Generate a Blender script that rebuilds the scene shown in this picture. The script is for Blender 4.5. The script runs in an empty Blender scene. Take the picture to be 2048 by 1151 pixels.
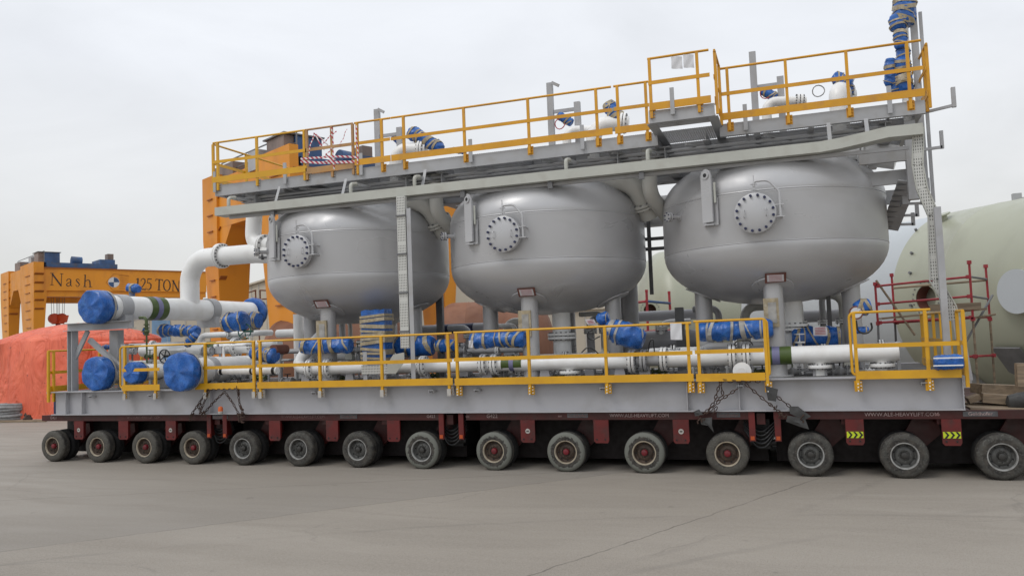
import bpy, bmesh, math, random
from mathutils import Vector, Matrix, noise
random.seed(7)
scene = bpy.context.scene
PI = math.pi
# ------------------------------------------------------------------ camera
CAM = Vector((17.930, -15.431, 2.707)); F = 1600.0; YAW, PITCH, ROLL = .33594, .060946, -.038563
fw = Vector((-math.sin(YAW)*math.cos(PITCH), math.cos(YAW)*math.cos(PITCH), math.sin(PITCH)))
_r = Vector((math.cos(YAW), math.sin(YAW), 0)); _u = _r.cross(fw)
c_, s_ = math.cos(ROLL), math.sin(ROLL)
rt = c_*_r + s_*_u; up = -s_*_r + c_*_u
cam = bpy.data.cameras.new('camera'); camo = bpy.data.objects.new('camera', cam); scene.collection.objects.link(camo)
cam.sensor_width = 36; cam.lens = F/2048*36; cam.clip_end = 3000; cam.clip_start = .1
M = Matrix((rt, up, -fw)).transposed().to_4x4(); M.translation = CAM; camo.matrix_world = M
scene.camera = camo
def ray(u, v): return fw + rt*((u-1024)/F) - up*((v-575.5)/F)
def at(u, v, y=None, x=None, z=None, d=None):
    """a measured image point -> world point at a known distance"""
    D = ray(u, v)
    if d is not None: t = d
    elif y is not None: t = (y-CAM.y)/D.y
    elif x is not None: t = (x-CAM.x)/D.x
    else: t = (z-CAM.z)/D.z
    return CAM + D*t
# ------------------------------------------------------------------ world, overcast daylight
w = bpy.data.worlds.new('World'); scene.world = w; w.use_nodes = True
nt = w.node_tree; nt.nodes.clear(); N = nt.nodes.new; Lk = nt.links.new
out = N('ShaderNodeOutputWorld'); bg = N('ShaderNodeBackground'); Lk(bg.outputs[0], out.inputs[0])
tc = N('ShaderNodeTexCoord'); sep = N('ShaderNodeSeparateXYZ'); Lk(tc.outputs['Generated'], sep.inputs[0])
rmp = N('ShaderNodeValToRGB'); Lk(sep.outputs[2], rmp.inputs[0])
el = rmp.color_ramp.elements; el[0].position = 0; el[0].color = (.70,.70,.665,1); el[1].position = 1; el[1].color = (1.0,1.03,1.07,1)
for p, c in ((.05,(.71,.71,.685,1)), (.14,(.755,.765,.77,1)), (.32,(.80,.825,.87,1)), (.55,(.86,.89,.94,1))):
    e = el.new(p); e.color = c
mp = N('ShaderNodeMapping'); mp.inputs['Scale'].default_value = (1,1,2.6); Lk(tc.outputs['Generated'], mp.inputs[0])
nz = N('ShaderNodeTexNoise'); nz.inputs['Scale'].default_value = 2.6; nz.inputs['Detail'].default_value = 7; nz.inputs['Roughness'].default_value = .55
nz.inputs['Distortion'].default_value = .4; Lk(mp.outputs[0], nz.inputs[0])
mr = N('ShaderNodeMapRange'); mr.inputs[1].default_value = .3; mr.inputs[2].default_value = .7; mr.inputs[3].default_value = .95; mr.inputs[4].default_value = 1.10
Lk(nz.outputs[0], mr.inputs[0])
mul = N('ShaderNodeVectorMath'); mul.operation = 'SCALE'; Lk(rmp.outputs[0], mul.inputs[0]); Lk(mr.outputs[0], mul.inputs['Scale'])
sky = N('ShaderNodeTexSky'); sky.sky_type = 'NISHITA'; sky.sun_disc = False; sky.sun_elevation = math.radians(52); sky.sun_rotation = math.radians(215)
sc2 = N('ShaderNodeVectorMath'); sc2.operation = 'SCALE'; sc2.inputs['Scale'].default_value = .004; Lk(sky.outputs[0], sc2.inputs[0])
add = N('ShaderNodeVectorMath'); add.operation = 'ADD'; Lk(mul.outputs[0], add.inputs[0]); Lk(sc2.outputs[0], add.inputs[1])
Lk(add.outputs[0], bg.inputs[0]); bg.inputs[1].default_value = 1.01
sun = bpy.data.lights.new('sun', 'SUN'); sun.energy = .9; sun.angle = math.radians(24); sun.color = (1,.97,.92)
so = bpy.data.objects.new('sun', sun); scene.collection.objects.link(so)
so.rotation_euler = Vector((-.48,-.62,.98)).to_track_quat('Z','Y').to_euler()
scene.view_settings.view_transform = 'Standard'; scene.view_settings.look = 'None'
scene.view_settings.exposure = 0; scene.view_settings.gamma = 1
# ------------------------------------------------------------------ materials
def nodes(name):
    m = bpy.data.materials.new(name); m.use_nodes = True
    t = m.node_tree; b = t.nodes['Principled BSDF']; return m, t, b
def mixc(t, f, a, b, mode='MIX'):
    n = t.nodes.new('ShaderNodeMix'); n.data_type = 'RGBA'; n.blend_type = mode
    if isinstance(f, (int, float)): n.inputs[0].default_value = f
    else: t.links.new(f, n.inputs[0])
    for k, x in ((6, a), (7, b)):
        if isinstance(x, tuple): n.inputs[k].default_value = (*x[:3], 1)
        else: t.links.new(x, n.inputs[k])
    return n.outputs[2]
def noise_n(t, scale, detail=4, stretch=(1,1,1), coord='Object', dist=0):
    tc = t.nodes.new('ShaderNodeTexCoord'); mp = t.nodes.new('ShaderNodeMapping'); mp.inputs['Scale'].default_value = stretch
    if coord == 'World':
        ge = t.nodes.new('ShaderNodeNewGeometry'); t.links.new(ge.outputs['Position'], mp.inputs[0])
    else: t.links.new(tc.outputs[coord], mp.inputs[0])
    n = t.nodes.new('ShaderNodeTexNoise'); n.inputs['Scale'].default_value = scale; n.inputs['Detail'].default_value = detail
    n.inputs['Distortion'].default_value = dist
    t.links.new(mp.outputs[0], n.inputs[0]); return n.outputs[0]
def rng(t, x, a, b, c=0., d=1.):
    n = t.nodes.new('ShaderNodeMapRange'); t.links.new(x, n.inputs[0])
    for i, v in enumerate((a, b, c, d)): n.inputs[i+1].default_value = v
    return n.outputs[0]
def bump(t, b, h, strength=.2, dist=.01):
    n = t.nodes.new('ShaderNodeBump'); n.inputs['Strength'].default_value = strength; n.inputs['Distance'].default_value = dist
    t.links.new(h, n.inputs['Height']); t.links.new(n.outputs[0], b.inputs['Normal'])
def mat(name, c, r=.5, m=0, var=.12, scale=1.5, dirt=None, dscale=2.5, damt=.5, bmp=0, bs=30, stretch=(1,1,1), spec=None, dlo=.5, dhi=.72):
    mt, t, b = nodes(name)
    n1 = noise_n(t, scale, 5, stretch, 'World'); f = rng(t, n1, .3, .7)
    col = mixc(t, f, tuple(x*(1-var) for x in c), tuple(min(1, x*(1+var)) for x in c))
    if dirt:
        n2 = noise_n(t, dscale, 8, stretch, 'World', dist=.25); f2 = rng(t, n2, dlo, dhi, 0, damt)
        col = mixc(t, f2, col, dirt)
    t.links.new(col, b.inputs['Base Color'])
    n3 = noise_n(t, scale*4, 4); t.links.new(rng(t, n3, .3, .7, max(0.05, r-.08), min(1, r+.12)), b.inputs['Roughness'])
    b.inputs['Metallic'].default_value = m
    if spec is not None: b.inputs['Specular IOR Level'].default_value = spec
    if bmp: bump(t, b, noise_n(t, bs, 4), bmp, .02)
    return mt
DUST = (.23,.20,.165)
MT = {}
MT['vessel'] = mat('silver_grey_tank_paint', (.465,.465,.475), .42, .18, .05, .35, (.34,.33,.325), .6, .6, .012, 2, (1,1,1.6))
_v = MT['vessel'].node_tree; _b = _v.nodes['Principled BSDF']; _n = noise_n(_v, .9, 4, (1,1,1.5), 'World', dist=.8)
_v.links.new(rng(_v, _n, .35, .65, .26, .52), _b.inputs['Roughness'])
MT['beam'] = mat('grey_beam_paint', (.385,.383,.402), .5, 0, .06, .7, (.27,.262,.255), 1.3, .6, .03, 6, (1,1,1))
MT['steel'] = mat('grey_steel_paint', (.385,.388,.40), .5, 0, .08, 1.3, (.27,.25,.22), 3, .45)
MT['steel_dark'] = mat('dark_grey_steel', (.15,.15,.155), .55, 0, .2, 2)
MT['white'] = mat('white_pipe_paint', (.82,.82,.81), .35, 0, .03, 1.2, (.55,.52,.47), 2.6, .28)
MT['pale'] = mat('pale_cream_pipe_paint', (.56,.555,.52), .4, 0, .04, 1.2, (.42,.40,.36), 2.6, .35)
MT['cream'] = mat('pale_cable_tray', (.47,.475,.43), .45, .1, .05, 1.5, (.33,.31,.27), 3, .4)
MT['yellow'] = mat('safety_yellow_paint', (.66,.35,.012), .42, 0, .08, 1.2, (.45,.20,.02), 4, .3)
MT['gold'] = mat('dusty_yellow_paint', (.64,.31,.014), .5, 0, .12, 1.2, (.40,.19,.06), 3.5, .5)
MT['wood_rail'] = mat('dusty_brown_rail', (.40,.23,.10), .6, 0, .2, 2.5, (.5,.22,.03), 3, .7)
MT['red'] = mat('dark_red_trailer_paint', (.048,.005,.004), .5, 0, .3, 2, (.028,.015,.012), 2.4, .8)
MT['redplate'] = mat('red_bracket_paint', (.11,.008,.007), .5, 0, .25, 3, (.045,.02,.018), 4, .7)
MT['scaf_red'] = mat('red_tube', (.33,.025,.035), .5, 0, .25, 4, (.18,.05,.04), 8, .5)
MT['tyre'] = mat('black_rubber', (.009,.009,.0095), .85, 0, .3, 5, (.03,.028,.025), 5, .7, .2, 30)
MT['rim_beige'] = mat('shaded_beige_rim', (.075,.052,.038), .6, .1, .25, 6, (.03,.02,.015), 9, .8)  # dish colour holds the shade of the recess, far darker than its lip
MT['lip_beige'] = mat('pale_rim_lip', (.38,.33,.25), .5, .1, .2, 6, (.10,.07,.05), 9, .6)
MT['lip_grey'] = mat('grey_rim_lip', (.36,.36,.35), .4, .3, .2, 6, (.08,.07,.06), 9, .6)
MT['rim_grey'] = mat('shaded_grey_rim', (.105,.105,.10), .5, .3, .2, 6, (.04,.036,.033), 9, .7)  # grey dish, recess shade put into its colour as well
MT['hub_red'] = mat('red_hub', (.15,.008,.014), .5, 0, .2, 9, (.04,.02,.018), 12, .6)
MT['hub_grey'] = mat('grey_hub', (.045,.043,.04), .5, .3, .2, 9)
MT['chassis'] = mat('shade_black_chassis', (.008,.004,.004), .7, 0, .3, 2)  # near-black colour stands in for the shade under the trailer
MT['black'] = mat('black_paint', (.01,.01,.011), .5, 0, .2, 5)
MT['navy'] = mat('navy_bolt_cap', (.012,.016,.06), .45, 0, .2, 8)
MT['olive_band'] = mat('olive_green_band', (.065,.105,.02), .45, 0, .1, 5)
MT['lilac_band'] = mat('violet_grey_band', (.19,.19,.33), .45, 0, .1, 5)
MT['bluebag'] = mat('blue_plastic_sheet', (.015,.10,.37), .28, 0, .3, 7, (.06,.22,.56), 5, .4, .6, 10)
MT['tape'] = mat('tan_packing_tape', (.34,.28,.18), .4, 0, .25, 9, (.5,.46,.38), 14, .6, .3, 20)
MT['graytape'] = mat('grey_packing_tape', (.33,.32,.30), .35, 0, .25, 9)
MT['crane'] = mat('orange_yellow_crane_paint', (.70,.265,.012), .5, 0, .06, .25, (.48,.17,.02), .9, .6, 0, 3, (1,1,.4))
MT['crane_dk'] = mat('orange_seam_paint', (.33,.10,.01), .5, 0, .1, 1)
MT['letter'] = mat('dark_letter_paint', (.03,.022,.022), .6)
MT['trolley'] = mat('blue_machinery_paint', (.035,.085,.20), .5, 0, .3, 1.2, (.10,.08,.07), 2, .6)
MT['motor'] = mat('brown_grey_housing', (.19,.14,.12), .5, 0, .3, 1)
MT['hook'] = mat('red_orange_paint', (.62,.09,.03), .5, 0, .2, 1)
MT['rust'] = mat('rusty_primer_steel', (.21,.095,.055), .75, 0, .25, .6, (.13,.05,.03), 1.2, .8, .1, 8)
MT['olive'] = mat('pale_olive_tank_paint', (.37,.38,.295), .36, 0, .04, .4, (.28,.28,.22), .7, .7, 0, 3, (1,1,.3))
MT['paleblue'] = mat('pale_grey_primer', (.47,.50,.52), .5, 0, .04, .4)
MT['wall'] = mat('beige_cladding', (.50,.445,.36), .7, 0, .05, .2, (.40,.35,.28), .4, .6)
MT['roof'] = mat('grey_roof_sheet', (.42,.41,.39), .6, 0, .05, .3)
MT['doorblue'] = mat('blue_door_paint', (.16,.27,.42), .6)
MT['timber'] = mat('weathered_timber', (.25,.19,.13), .8, 0, .3, 3, (.12,.09,.065), 5, .7, .2, 20, (.4,4,4))
MT['chain'] = mat('rusty_chain', (.06,.035,.026), .65, .4, .4, 20)
MT['rope'] = mat('grey_hose', (.25,.25,.25), .6, 0, .3, 9)
MT['paper'] = mat('white_paper', (.62,.62,.64), .6, 0, .04, 3)
MT['redprint'] = mat('red_print', (.42,.05,.07), .6)
MT['text'] = mat('faded_white_lettering', (.30,.22,.21), .6, 0, .4, 14)
MT['textdim'] = mat('dirty_lettering', (.15,.085,.08), .7, 0, .4, 14)
MT['plate'] = mat('dark_nameplate', (.09,.09,.095), .5, .2, .3, 6)
MT['hiviz'] = mat('reflective_yellow_green', (.50,.60,.02), .4, 0, .1, 5)
MT['amber'] = mat('amber_lens', (.62,.11,.01), .25, 0, .1, 5)
MT['orange_lens'] = mat('orange_side_lens', (.42,.07,.015), .3)
MT['brass'] = mat('worn_green_valve_paint', (.09,.12,.05), .5, .2, .3, 12)
MT['brown'] = mat('brown_cap', (.15,.055,.04), .6, 0, .2, 5)
MT['concrete_light'] = mat('pale_clamp', (.42,.40,.37), .7, 0, .2, 8)
MT['tarp_dark'] = mat('grey_rubber_sheet', (.045,.045,.045), .6, 0, .35, 6)
MT['deck'] = mat('dirty_deck_plate', (.085,.082,.08), .7, 0, .3, 2, (.05,.045,.04), 3, .7)
MT['navyplastic'] = mat('dark_blue_cover', (.015,.025,.075), .4, 0, .2, 3)
MT['gloss_black'] = mat('black_hose', (.012,.012,.012), .4)
MT['greenwheel'] = mat('green_handwheel', (.01,.10,.07), .4)
# perforated tray: white plate with rows of dark slots
m, t, b = nodes('perforated_tray_plate'); tcx = t.nodes.new('ShaderNodeTexCoord'); sp = t.nodes.new('ShaderNodeSeparateXYZ'); t.links.new(tcx.outputs['Object'], sp.inputs[0])
def mth(t, op, a, b_=None):
    n = t.nodes.new('ShaderNodeMath'); n.operation = op
    for k, x in ((0, a), (1, b_)):
        if x is None: continue
        if isinstance(x, (int, float)): n.inputs[k].default_value = x
        else: t.links.new(x, n.inputs[k])
    return n.outputs[0]
fx = mth(t, 'FRACT', mth(t, 'MULTIPLY', sp.outputs[0], 26.)); fz = mth(t, 'FRACT', mth(t, 'MULTIPLY', sp.outputs[2], 17.))
f3 = mth(t, 'FRACT', mth(t, 'MULTIPLY', sp.outputs[2], 1.6))
slot = mth(t, 'MULTIPLY', mth(t, 'MULTIPLY', mth(t, 'GREATER_THAN', fx, .55), mth(t, 'GREATER_THAN', fz, .42)), mth(t, 'LESS_THAN', f3, .88))
t.links.new(mixc(t, slot, (.56,.56,.53), (.17,.17,.16)), b.inputs['Base Color']); b.inputs['Roughness'].default_value = .5
MT['perf'] = m
# barrier tape: diagonal red and white stripes
m, t, b = nodes('red_white_barrier_tape'); tcx = t.nodes.new('ShaderNodeTexCoord'); sp = t.nodes.new('ShaderNodeSeparateXYZ'); t.links.new(tcx.outputs['Object'], sp.inputs[0])
fx = mth(t, 'FRACT', mth(t, 'MULTIPLY', mth(t, 'ADD', sp.outputs[0], sp.outputs[2]), 9.))
t.links.new(mixc(t, mth(t, 'GREATER_THAN', fx, .5), (.72,.68,.68), (.45,.03,.06)), b.inputs['Base Color'])
MT['candy'] = m
# orange tarpaulin with fold bumps and weathering
m, t, b = nodes('faded_orange_tarpaulin')
n = noise_n(t, .6, 5); col = mixc(t, rng(t, n, .3, .7), (.70,.115,.055), (.84,.19,.10))
n2 = noise_n(t, 2.2, 8, (1,1,.35)); col = mixc(t, rng(t, n2, .52, .75, 0, .5), col, (.50,.085,.045))
sp = t.nodes.new('ShaderNodeTexNoise'); sp.inputs['Scale'].default_value = 9
col = mixc(t, rng(t, noise_n(t, 5, 2), .70, .74, 0, .6), col, (.16,.05,.04))
t.links.new(col, b.inputs['Base Color']); b.inputs['Roughness'].default_value = .55
bump(t, b, noise_n(t, 1.0, 5, (1,1,.35), dist=2.0), 1.0, .33)
MT['tarp'] = m
# tyre with a scuffed dusty sidewall (worn ring by radius)
def tyre_mat(name, lo, hi, amt, colr):
    m, t, b = nodes(name); tcx = t.nodes.new('ShaderNodeTexCoord'); sp = t.nodes.new('ShaderNodeSeparateXYZ'); t.links.new(tcx.outputs['Object'], sp.inputs[0])
    rr = mth(t, 'SQRT', mth(t, 'ADD', mth(t, 'POWER', sp.outputs[0], 2.), mth(t, 'POWER', sp.outputs[2], 2.)))
    wob = noise_n(t, 14, 5); rr = mth(t, 'ADD', rr, rng(t, wob, .3, .7, -.03, .03))
    ring = mth(t, 'MULTIPLY', rng(t, rr, lo-.008, lo+.008), rng(t, rr, hi, hi+.02, 1, 0))
    side = rng(t, sp.outputs[1], .03, .055, 1., .08)
    base = mixc(t, rng(t, noise_n(t, 9, 6), .35, .7), (.018,.0165,.015), (.068,.060,.050))
    col = mixc(t, mth(t, 'MULTIPLY', mth(t, 'MULTIPLY', ring, side), amt), base, colr)
    col = mixc(t, rng(t, noise_n(t, 38, 2), .60, .64, 0, .35), col, (.16,.16,.15))
    t.links.new(col, b.inputs['Base Color']); b.inputs['Roughness'].default_value = .8
    bump(t, b, noise_n(t, 40, 3), .25, .01); return m
MT['tyre_a'] = tyre_mat('rubber_tyre_dark', .30, .36, .35, (.085,.085,.075))
MT['tyre_b'] = tyre_mat('rubber_tyre_scuffed', .305, .45, .95, (.15,.155,.135))
MT['tyre_c'] = tyre_mat('rubber_tyre_dusty', .25, .37, .5, (.10,.095,.08))
# ground: old concrete yard
m, t, b = nodes('yard_concrete')
tcx = t.nodes.new('ShaderNodeTexCoord')
n1 = noise_n(t, .13, 6, (1,1.8,1), dist=.6); n2 = noise_n(t, .55, 9, (.5,2.4,1), dist=.8); n3 = noise_n(t, 22, 6); n4 = noise_n(t, 160, 3)
col = mixc(t, rng(t, n1, .35, .65), (.285,.251,.210), (.345,.309,.264))
col = mixc(t, rng(t, n2, .42, .68, 0, .55), col, (.24,.21,.176))
col = mixc(t, rng(t, n3, .35, .7, 0, .4), col, (.38,.35,.31))
col = mixc(t, rng(t, noise_n(t, 70, 6), .54, .64, 0, .7), col, (.14,.122,.102))
col = mixc(t, rng(t, n4, .3, .75, 0, .25), col, (.15,.135,.12))
# long curved tyre marks: thin rings round far centres, broken by noise
sp = t.nodes.new('ShaderNodeSeparateXYZ'); t.links.new(tcx.outputs['Object'], sp.inputs[0])
def ringmark(cx, cy, R, wd, amt, colr):
    global col
    dx = mth(t, 'SUBTRACT', sp.outputs[0], cx); dy = mth(t, 'SUBTRACT', sp.outputs[1], cy)
    rr = mth(t, 'SQRT', mth(t, 'ADD', mth(t, 'MULTIPLY', dx, dx), mth(t, 'MULTIPLY', dy, dy)))
    rr = mth(t, 'ADD', rr, rng(t, noise_n(t, 1.1, 3), .3, .7, -.05, .05))
    d = mth(t, 'ABSOLUTE', mth(t, 'SUBTRACT', rr, R))
    k = mth(t, 'MULTIPLY', rng(t, d, wd*.4, wd, 1, 0), rng(t, noise_n(t, .7, 6, dist=1), .38, .62, 0, amt))
    col = mixc(t, k, col, colr)
def jointline(p, q, wd, amt, tone):
    global col
    a, b = at(*p, z=0), at(*q, z=0); d = (b-a).normalized(); nx, ny = -d.y, d.x; c = nx*a.x+ny*a.y
    s = mth(t, 'SUBTRACT', mth(t, 'ADD', mth(t, 'MULTIPLY', sp.outputs[0], nx), mth(t, 'MULTIPLY', sp.outputs[1], ny)), c)
    s = mth(t, 'ADD', s, rng(t, noise_n(t, 2.5, 4), .3, .7, -.03, .03))
    if tone: col = mixc(t, mth(t, 'MULTIPLY', rng(t, s, -.02, .02), rng(t, s, 0, 6, tone, 0)), col, (.205,.19,.172))
    k = mth(t, 'MULTIPLY', rng(t, mth(t, 'ABSOLUTE', s), wd*.4, wd, 1, 0), rng(t, noise_n(t, 1.6, 5), .3, .5, amt*.35, amt)); col = mixc(t, k, col, (.075,.062,.055))
jointline((1060,1150),(1600,968), .016, .65, 0); jointline((0,1102),(1024,972), .016, .6, .35); jointline((0,1000),(300,985), .02, .5, 0)
for a in ((-40, 30, 66.5, .10, .22, (.16,.145,.13)), (60, -50, 62, .10, .25, (.16,.145,.13)), (12.4, -9.2, 1.9, .03, .45, (.12,.11,.10)), (22, -25, 22.3, .08, .25, (.15,.135,.12)), (17.2,-9.6,1.6,.03,.35,(.12,.11,.10)), (9.5,-10.5,3.2,.035,.35,(.13,.12,.11))): ringmark(*a)
vor = t.nodes.new('ShaderNodeTexVoronoi'); vor.feature = 'DISTANCE_TO_EDGE'; vor.inputs['Scale'].default_value = .22
mpn = t.nodes.new('ShaderNodeMapping'); t.links.new(tcx.outputs['Object'], mpn.inputs[0])
nd = t.nodes.new('ShaderNodeTexNoise'); nd.inputs['Scale'].default_value = .8; nd.inputs['Detail'].default_value = 6; t.links.new(tcx.outputs['Object'], nd.inputs[0])
vm = t.nodes.new('ShaderNodeVectorMath'); vm.operation = 'ADD'; t.links.new(tcx.outputs['Object'], vm.inputs[0]); t.links.new(nd.outputs['Color'], vm.inputs[1])
t.links.new(vm.outputs[0], vor.inputs['Vector'])
crack = mth(t, 'MULTIPLY', rng(t, vor.outputs['Distance'], .002, .006, 1, 0), rng(t, n1, .54, .6, 0, .18)); col = mixc(t, crack, col, (.10,.09,.08))
col = mixc(t, rng(t, noise_n(t, 2.3, 3), .70, .76, 0, .5), col, (.13,.118,.105))
t.links.new(col, b.inputs['Base Color']); t.links.new(rng(t, n2, .3, .7, .62, .88), b.inputs['Roughness'])
bump(t, b, n3, .25, .012); MT['ground'] = m
# ------------------------------------------------------------------ builders
OFF = {}
def thing(name, label, cat, loc=(0,0,0), group=None):
    o = bpy.data.objects.new(name, None); scene.collection.objects.link(o); o.empty_display_size = .2
    o.location = loc; OFF[o] = Vector(loc); o['label'] = label; o['category'] = cat
    if group: o['group'] = group
    return o
class MB:
    def __init__(s): s.v = []; s.f = []; s.mi = []; s.k = 0
    def add(s, vs, fs):
        n = len(s.v); s.v += [Vector(p) for p in vs]; s.f += [[i+n for i in f] for f in fs]; s.mi += [s.k]*len(fs); return s
    def hexa(s, p): # 4 bottom, 4 top
        return s.add(p, [(3,2,1,0),(4,5,6,7),(0,1,5,4),(1,2,6,5),(2,3,7,6),(3,0,4,7)])
    def box(s, a, b):
        x0,x1 = sorted((a[0],b[0])); y0,y1 = sorted((a[1],b[1])); z0,z1 = sorted((a[2],b[2]))
        return s.hexa([(x0,y0,z0),(x1,y0,z0),(x1,y1,z0),(x0,y1,z0),(x0,y0,z1),(x1,y0,z1),(x1,y1,z1),(x0,y1,z1)])
    def bar(s, p0, p1, w, h, upv=(0,0,1)):
        """rectangular bar from p0 to p1; w across, h along upv"""
        p0, p1 = Vector(p0), Vector(p1); d = (p1-p0).normalized(); U = Vector(upv)
        if abs(d.dot(U)) > .97: U = Vector((0,1,0))
        S = d.cross(U).normalized(); U = S.cross(d).normalized()
        q = [p0-S*w/2-U*h/2, p0+S*w/2-U*h/2, p0+S*w/2+U*h/2, p0-S*w/2+U*h/2]
        return s.add(q+[x+(p1-p0) for x in q], [(0,1,2,3),(7,6,5,4),(0,4,5,1),(1,5,6,2),(2,6,7,3),(3,7,4,0)])
    def frame(s, d):
        d = Vector(d).normalized(); U = Vector((0,0,1)) if abs(d.z) < .9 else Vector((1,0,0))
        S = d.cross(U).normalized(); return S, S.cross(d).normalized(), d
    def lathe(s, prof, o, d, n=24, cap=True, fr=None):
        """prof: list of (distance along axis, radius)"""
        S, U, D = s.frame(d); o = Vector(o); vs = []; fs = []
        for h, r in prof:
            for i in range(n):
                a = 2*PI*i/n; rr = r*(fr(a, h) if fr else 1)
                vs.append(o + D*h + (S*math.cos(a)+U*math.sin(a))*rr)
        m = len(prof)
        for j in range(m-1):
            for i in range(n):
                k = (i+1) % n; fs.append((j*n+i, j*n+k, (j+1)*n+k, (j+1)*n+i))
        if cap: fs.append(tuple(range(n-1,-1,-1))); fs.append(tuple((m-1)*n+i for i in range(n)))
        return s.add(vs, fs)
    def cyl(s, a, b, r, n=16, r2=None):
        a, b = Vector(a), Vector(b); L = (b-a).length
        return s.lathe([(0,r),(L,r if r2 is None else r2)], a, b-a, n)
    def tube(s, pts, r, n=8, closed=False, rf=None):
        pts = [Vector(p) for p in pts]; m = len(pts); vs = []; fs = []; S = None
        for j, p in enumerate(pts):
            a = pts[j-1] if (j or closed) else p; c = pts[(j+1) % m] if (j < m-1 or closed) else p
            d = (c-a).normalized()
            if S is None: S, U, _ = s.frame(d)
            S = (S - d*S.dot(d)).normalized(); U = S.cross(d)
            rr = rf(j/(m-1)) if rf else r
            for i in range(n):
                q = 2*PI*i/n; vs.append(p + (S*math.cos(q)+U*math.sin(q))*rr)
        for j in range(m if closed else m-1):
            for i in range(n):
                k = (i+1) % n; jj = (j+1) % m; fs.append((j*n+i, j*n+k, jj*n+k, jj*n+i))
        if not closed: fs.append(tuple(range(n-1,-1,-1))); fs.append(tuple((m-1)*n+i for i in range(n)))
        return s.add(vs, fs)
    def prism(s, poly, ext):
        """poly: 3D points in a plane; ext: extrusion vector"""
        n = len(poly); e = Vector(ext); vs = [Vector(p) for p in poly]; vs += [p+e for p in vs]
        return s.add(vs, [tuple(range(n-1,-1,-1)), tuple(range(n,2*n))]+[(i,(i+1)%n,n+(i+1)%n,n+i) for i in range(n)])
    def build(s, name, m, parent=None, smooth=True, off=None):
        me = bpy.data.meshes.new(name)
        O = off if off is not None else (OFF.get(parent, Vector()) if parent else Vector())
        me.from_pydata([p-O for p in s.v], [], s.f)
        ms = m if isinstance(m, (list, tuple)) else [m]
        for x in ms: me.materials.append(MT[x] if isinstance(x, str) else x)
        if len(ms) > 1: me.polygons.foreach_set('material_index', s.mi)
        bm = bmesh.new(); bm.from_mesh(me); bmesh.ops.recalc_face_normals(bm, faces=bm.faces); bm.to_mesh(me); bm.free()
        if smooth:
            me.polygons.foreach_set('use_smooth', [True]*len(me.polygons)); me.set_sharp_from_angle(angle=math.radians(36))
        me.update()
        o = bpy.data.objects.new(name, me); scene.collection.objects.link(o)
        if parent: o.parent = parent
        OFF[o] = O
        return o
def solo(mb, name, m, label, cat, group=None, kind=None, **k):
    """a thing that is a single mesh, origin at its base"""
    vs = mb.v; n = len(vs); c = Vector((sum(p.x for p in vs)/n, sum(p.y for p in vs)/n, min(p.z for p in vs)))
    o = mb.build(name, m, None, off=c, **k); o.location = c
    if label: o['label'] = label; o['category'] = cat
    if group: o['group'] = group
    if kind: o['kind'] = kind
    return o
def fillet(pts, R, n=6):
    pts = [Vector(p) for p in pts]; o = [pts[0]]
    for i in range(1, len(pts)-1):
        a, b, c = pts[i-1], pts[i], pts[i+1]; d1 = (a-b); d2 = (c-b)
        ang = d1.angle(d2); t = min(R/math.tan(ang/2), d1.length*.49, d2.length*.49); d1.normalize(); d2.normalize()
        rr = t*math.tan(ang/2); ctr = b + (d1+d2).normalized()*(rr/math.sin(ang/2))
        p0, p1 = b+d1*t, b+d2*t; v0, v1 = p0-ctr, p1-ctr; tot = v0.angle(v1); ax = v0.cross(v1).normalized()
        for k in range(n+1): o.append(ctr + Matrix.Rotation(tot*k/n, 3, ax) @ v0)
    o.append(pts[-1]); return o
def flange(mb, p, d, r, th=.05, nb=12, rb=None):
    d = Vector(d).normalized(); p = Vector(p)
    mb.lathe([(-th/2,r*.99),(-th/2+.004,r),(th/2-.004,r),(th/2,r*.99)], p, d, 28)
    S, U, D = mb.frame(d)
    for i in range(nb):
        a = 2*PI*(i+.5)/nb; q = p + (S*math.cos(a)+U*math.sin(a))*r*.86
        k = mb.k; mb.k = 1; mb.cyl(q-d*(th/2+.025), q+d*(th/2+.025), r*.055+.006, 6); mb.k = k
def textmesh(s, size, o, ux, uy, m, name, parent, align='CENTER', sx=1.0):
    """lettering as a thin raised mesh; o = centre of the text, ux/uy unit vectors of the surface"""
    cu = bpy.data.curves.new('lettering', 'FONT'); cu.body = s; cu.size = size; cu.align_x = align; cu.align_y = 'CENTER'; cu.extrude = .002; cu.resolution_u = 2
    tmp = bpy.data.objects.new('lettering', cu); scene.collection.objects.link(tmp); bpy.context.view_layer.update()
    me = bpy.data.meshes.new_from_object(tmp.evaluated_get(bpy.context.evaluated_depsgraph_get())); bpy.data.objects.remove(tmp)
    ux, uy = Vector(ux).normalized(), Vector(uy).normalized(); nn = ux.cross(uy); O = OFF.get(parent, Vector())
    for v in me.vertices: v.co = Vector(o) + ux*(v.co.x*sx) + uy*v.co.y + nn*v.co.z - O
    me.materials.clear(); me.materials.append(MT[m])
    ob = bpy.data.objects.new(name, me); scene.collection.objects.link(ob); ob.parent = parent; return ob
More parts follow.
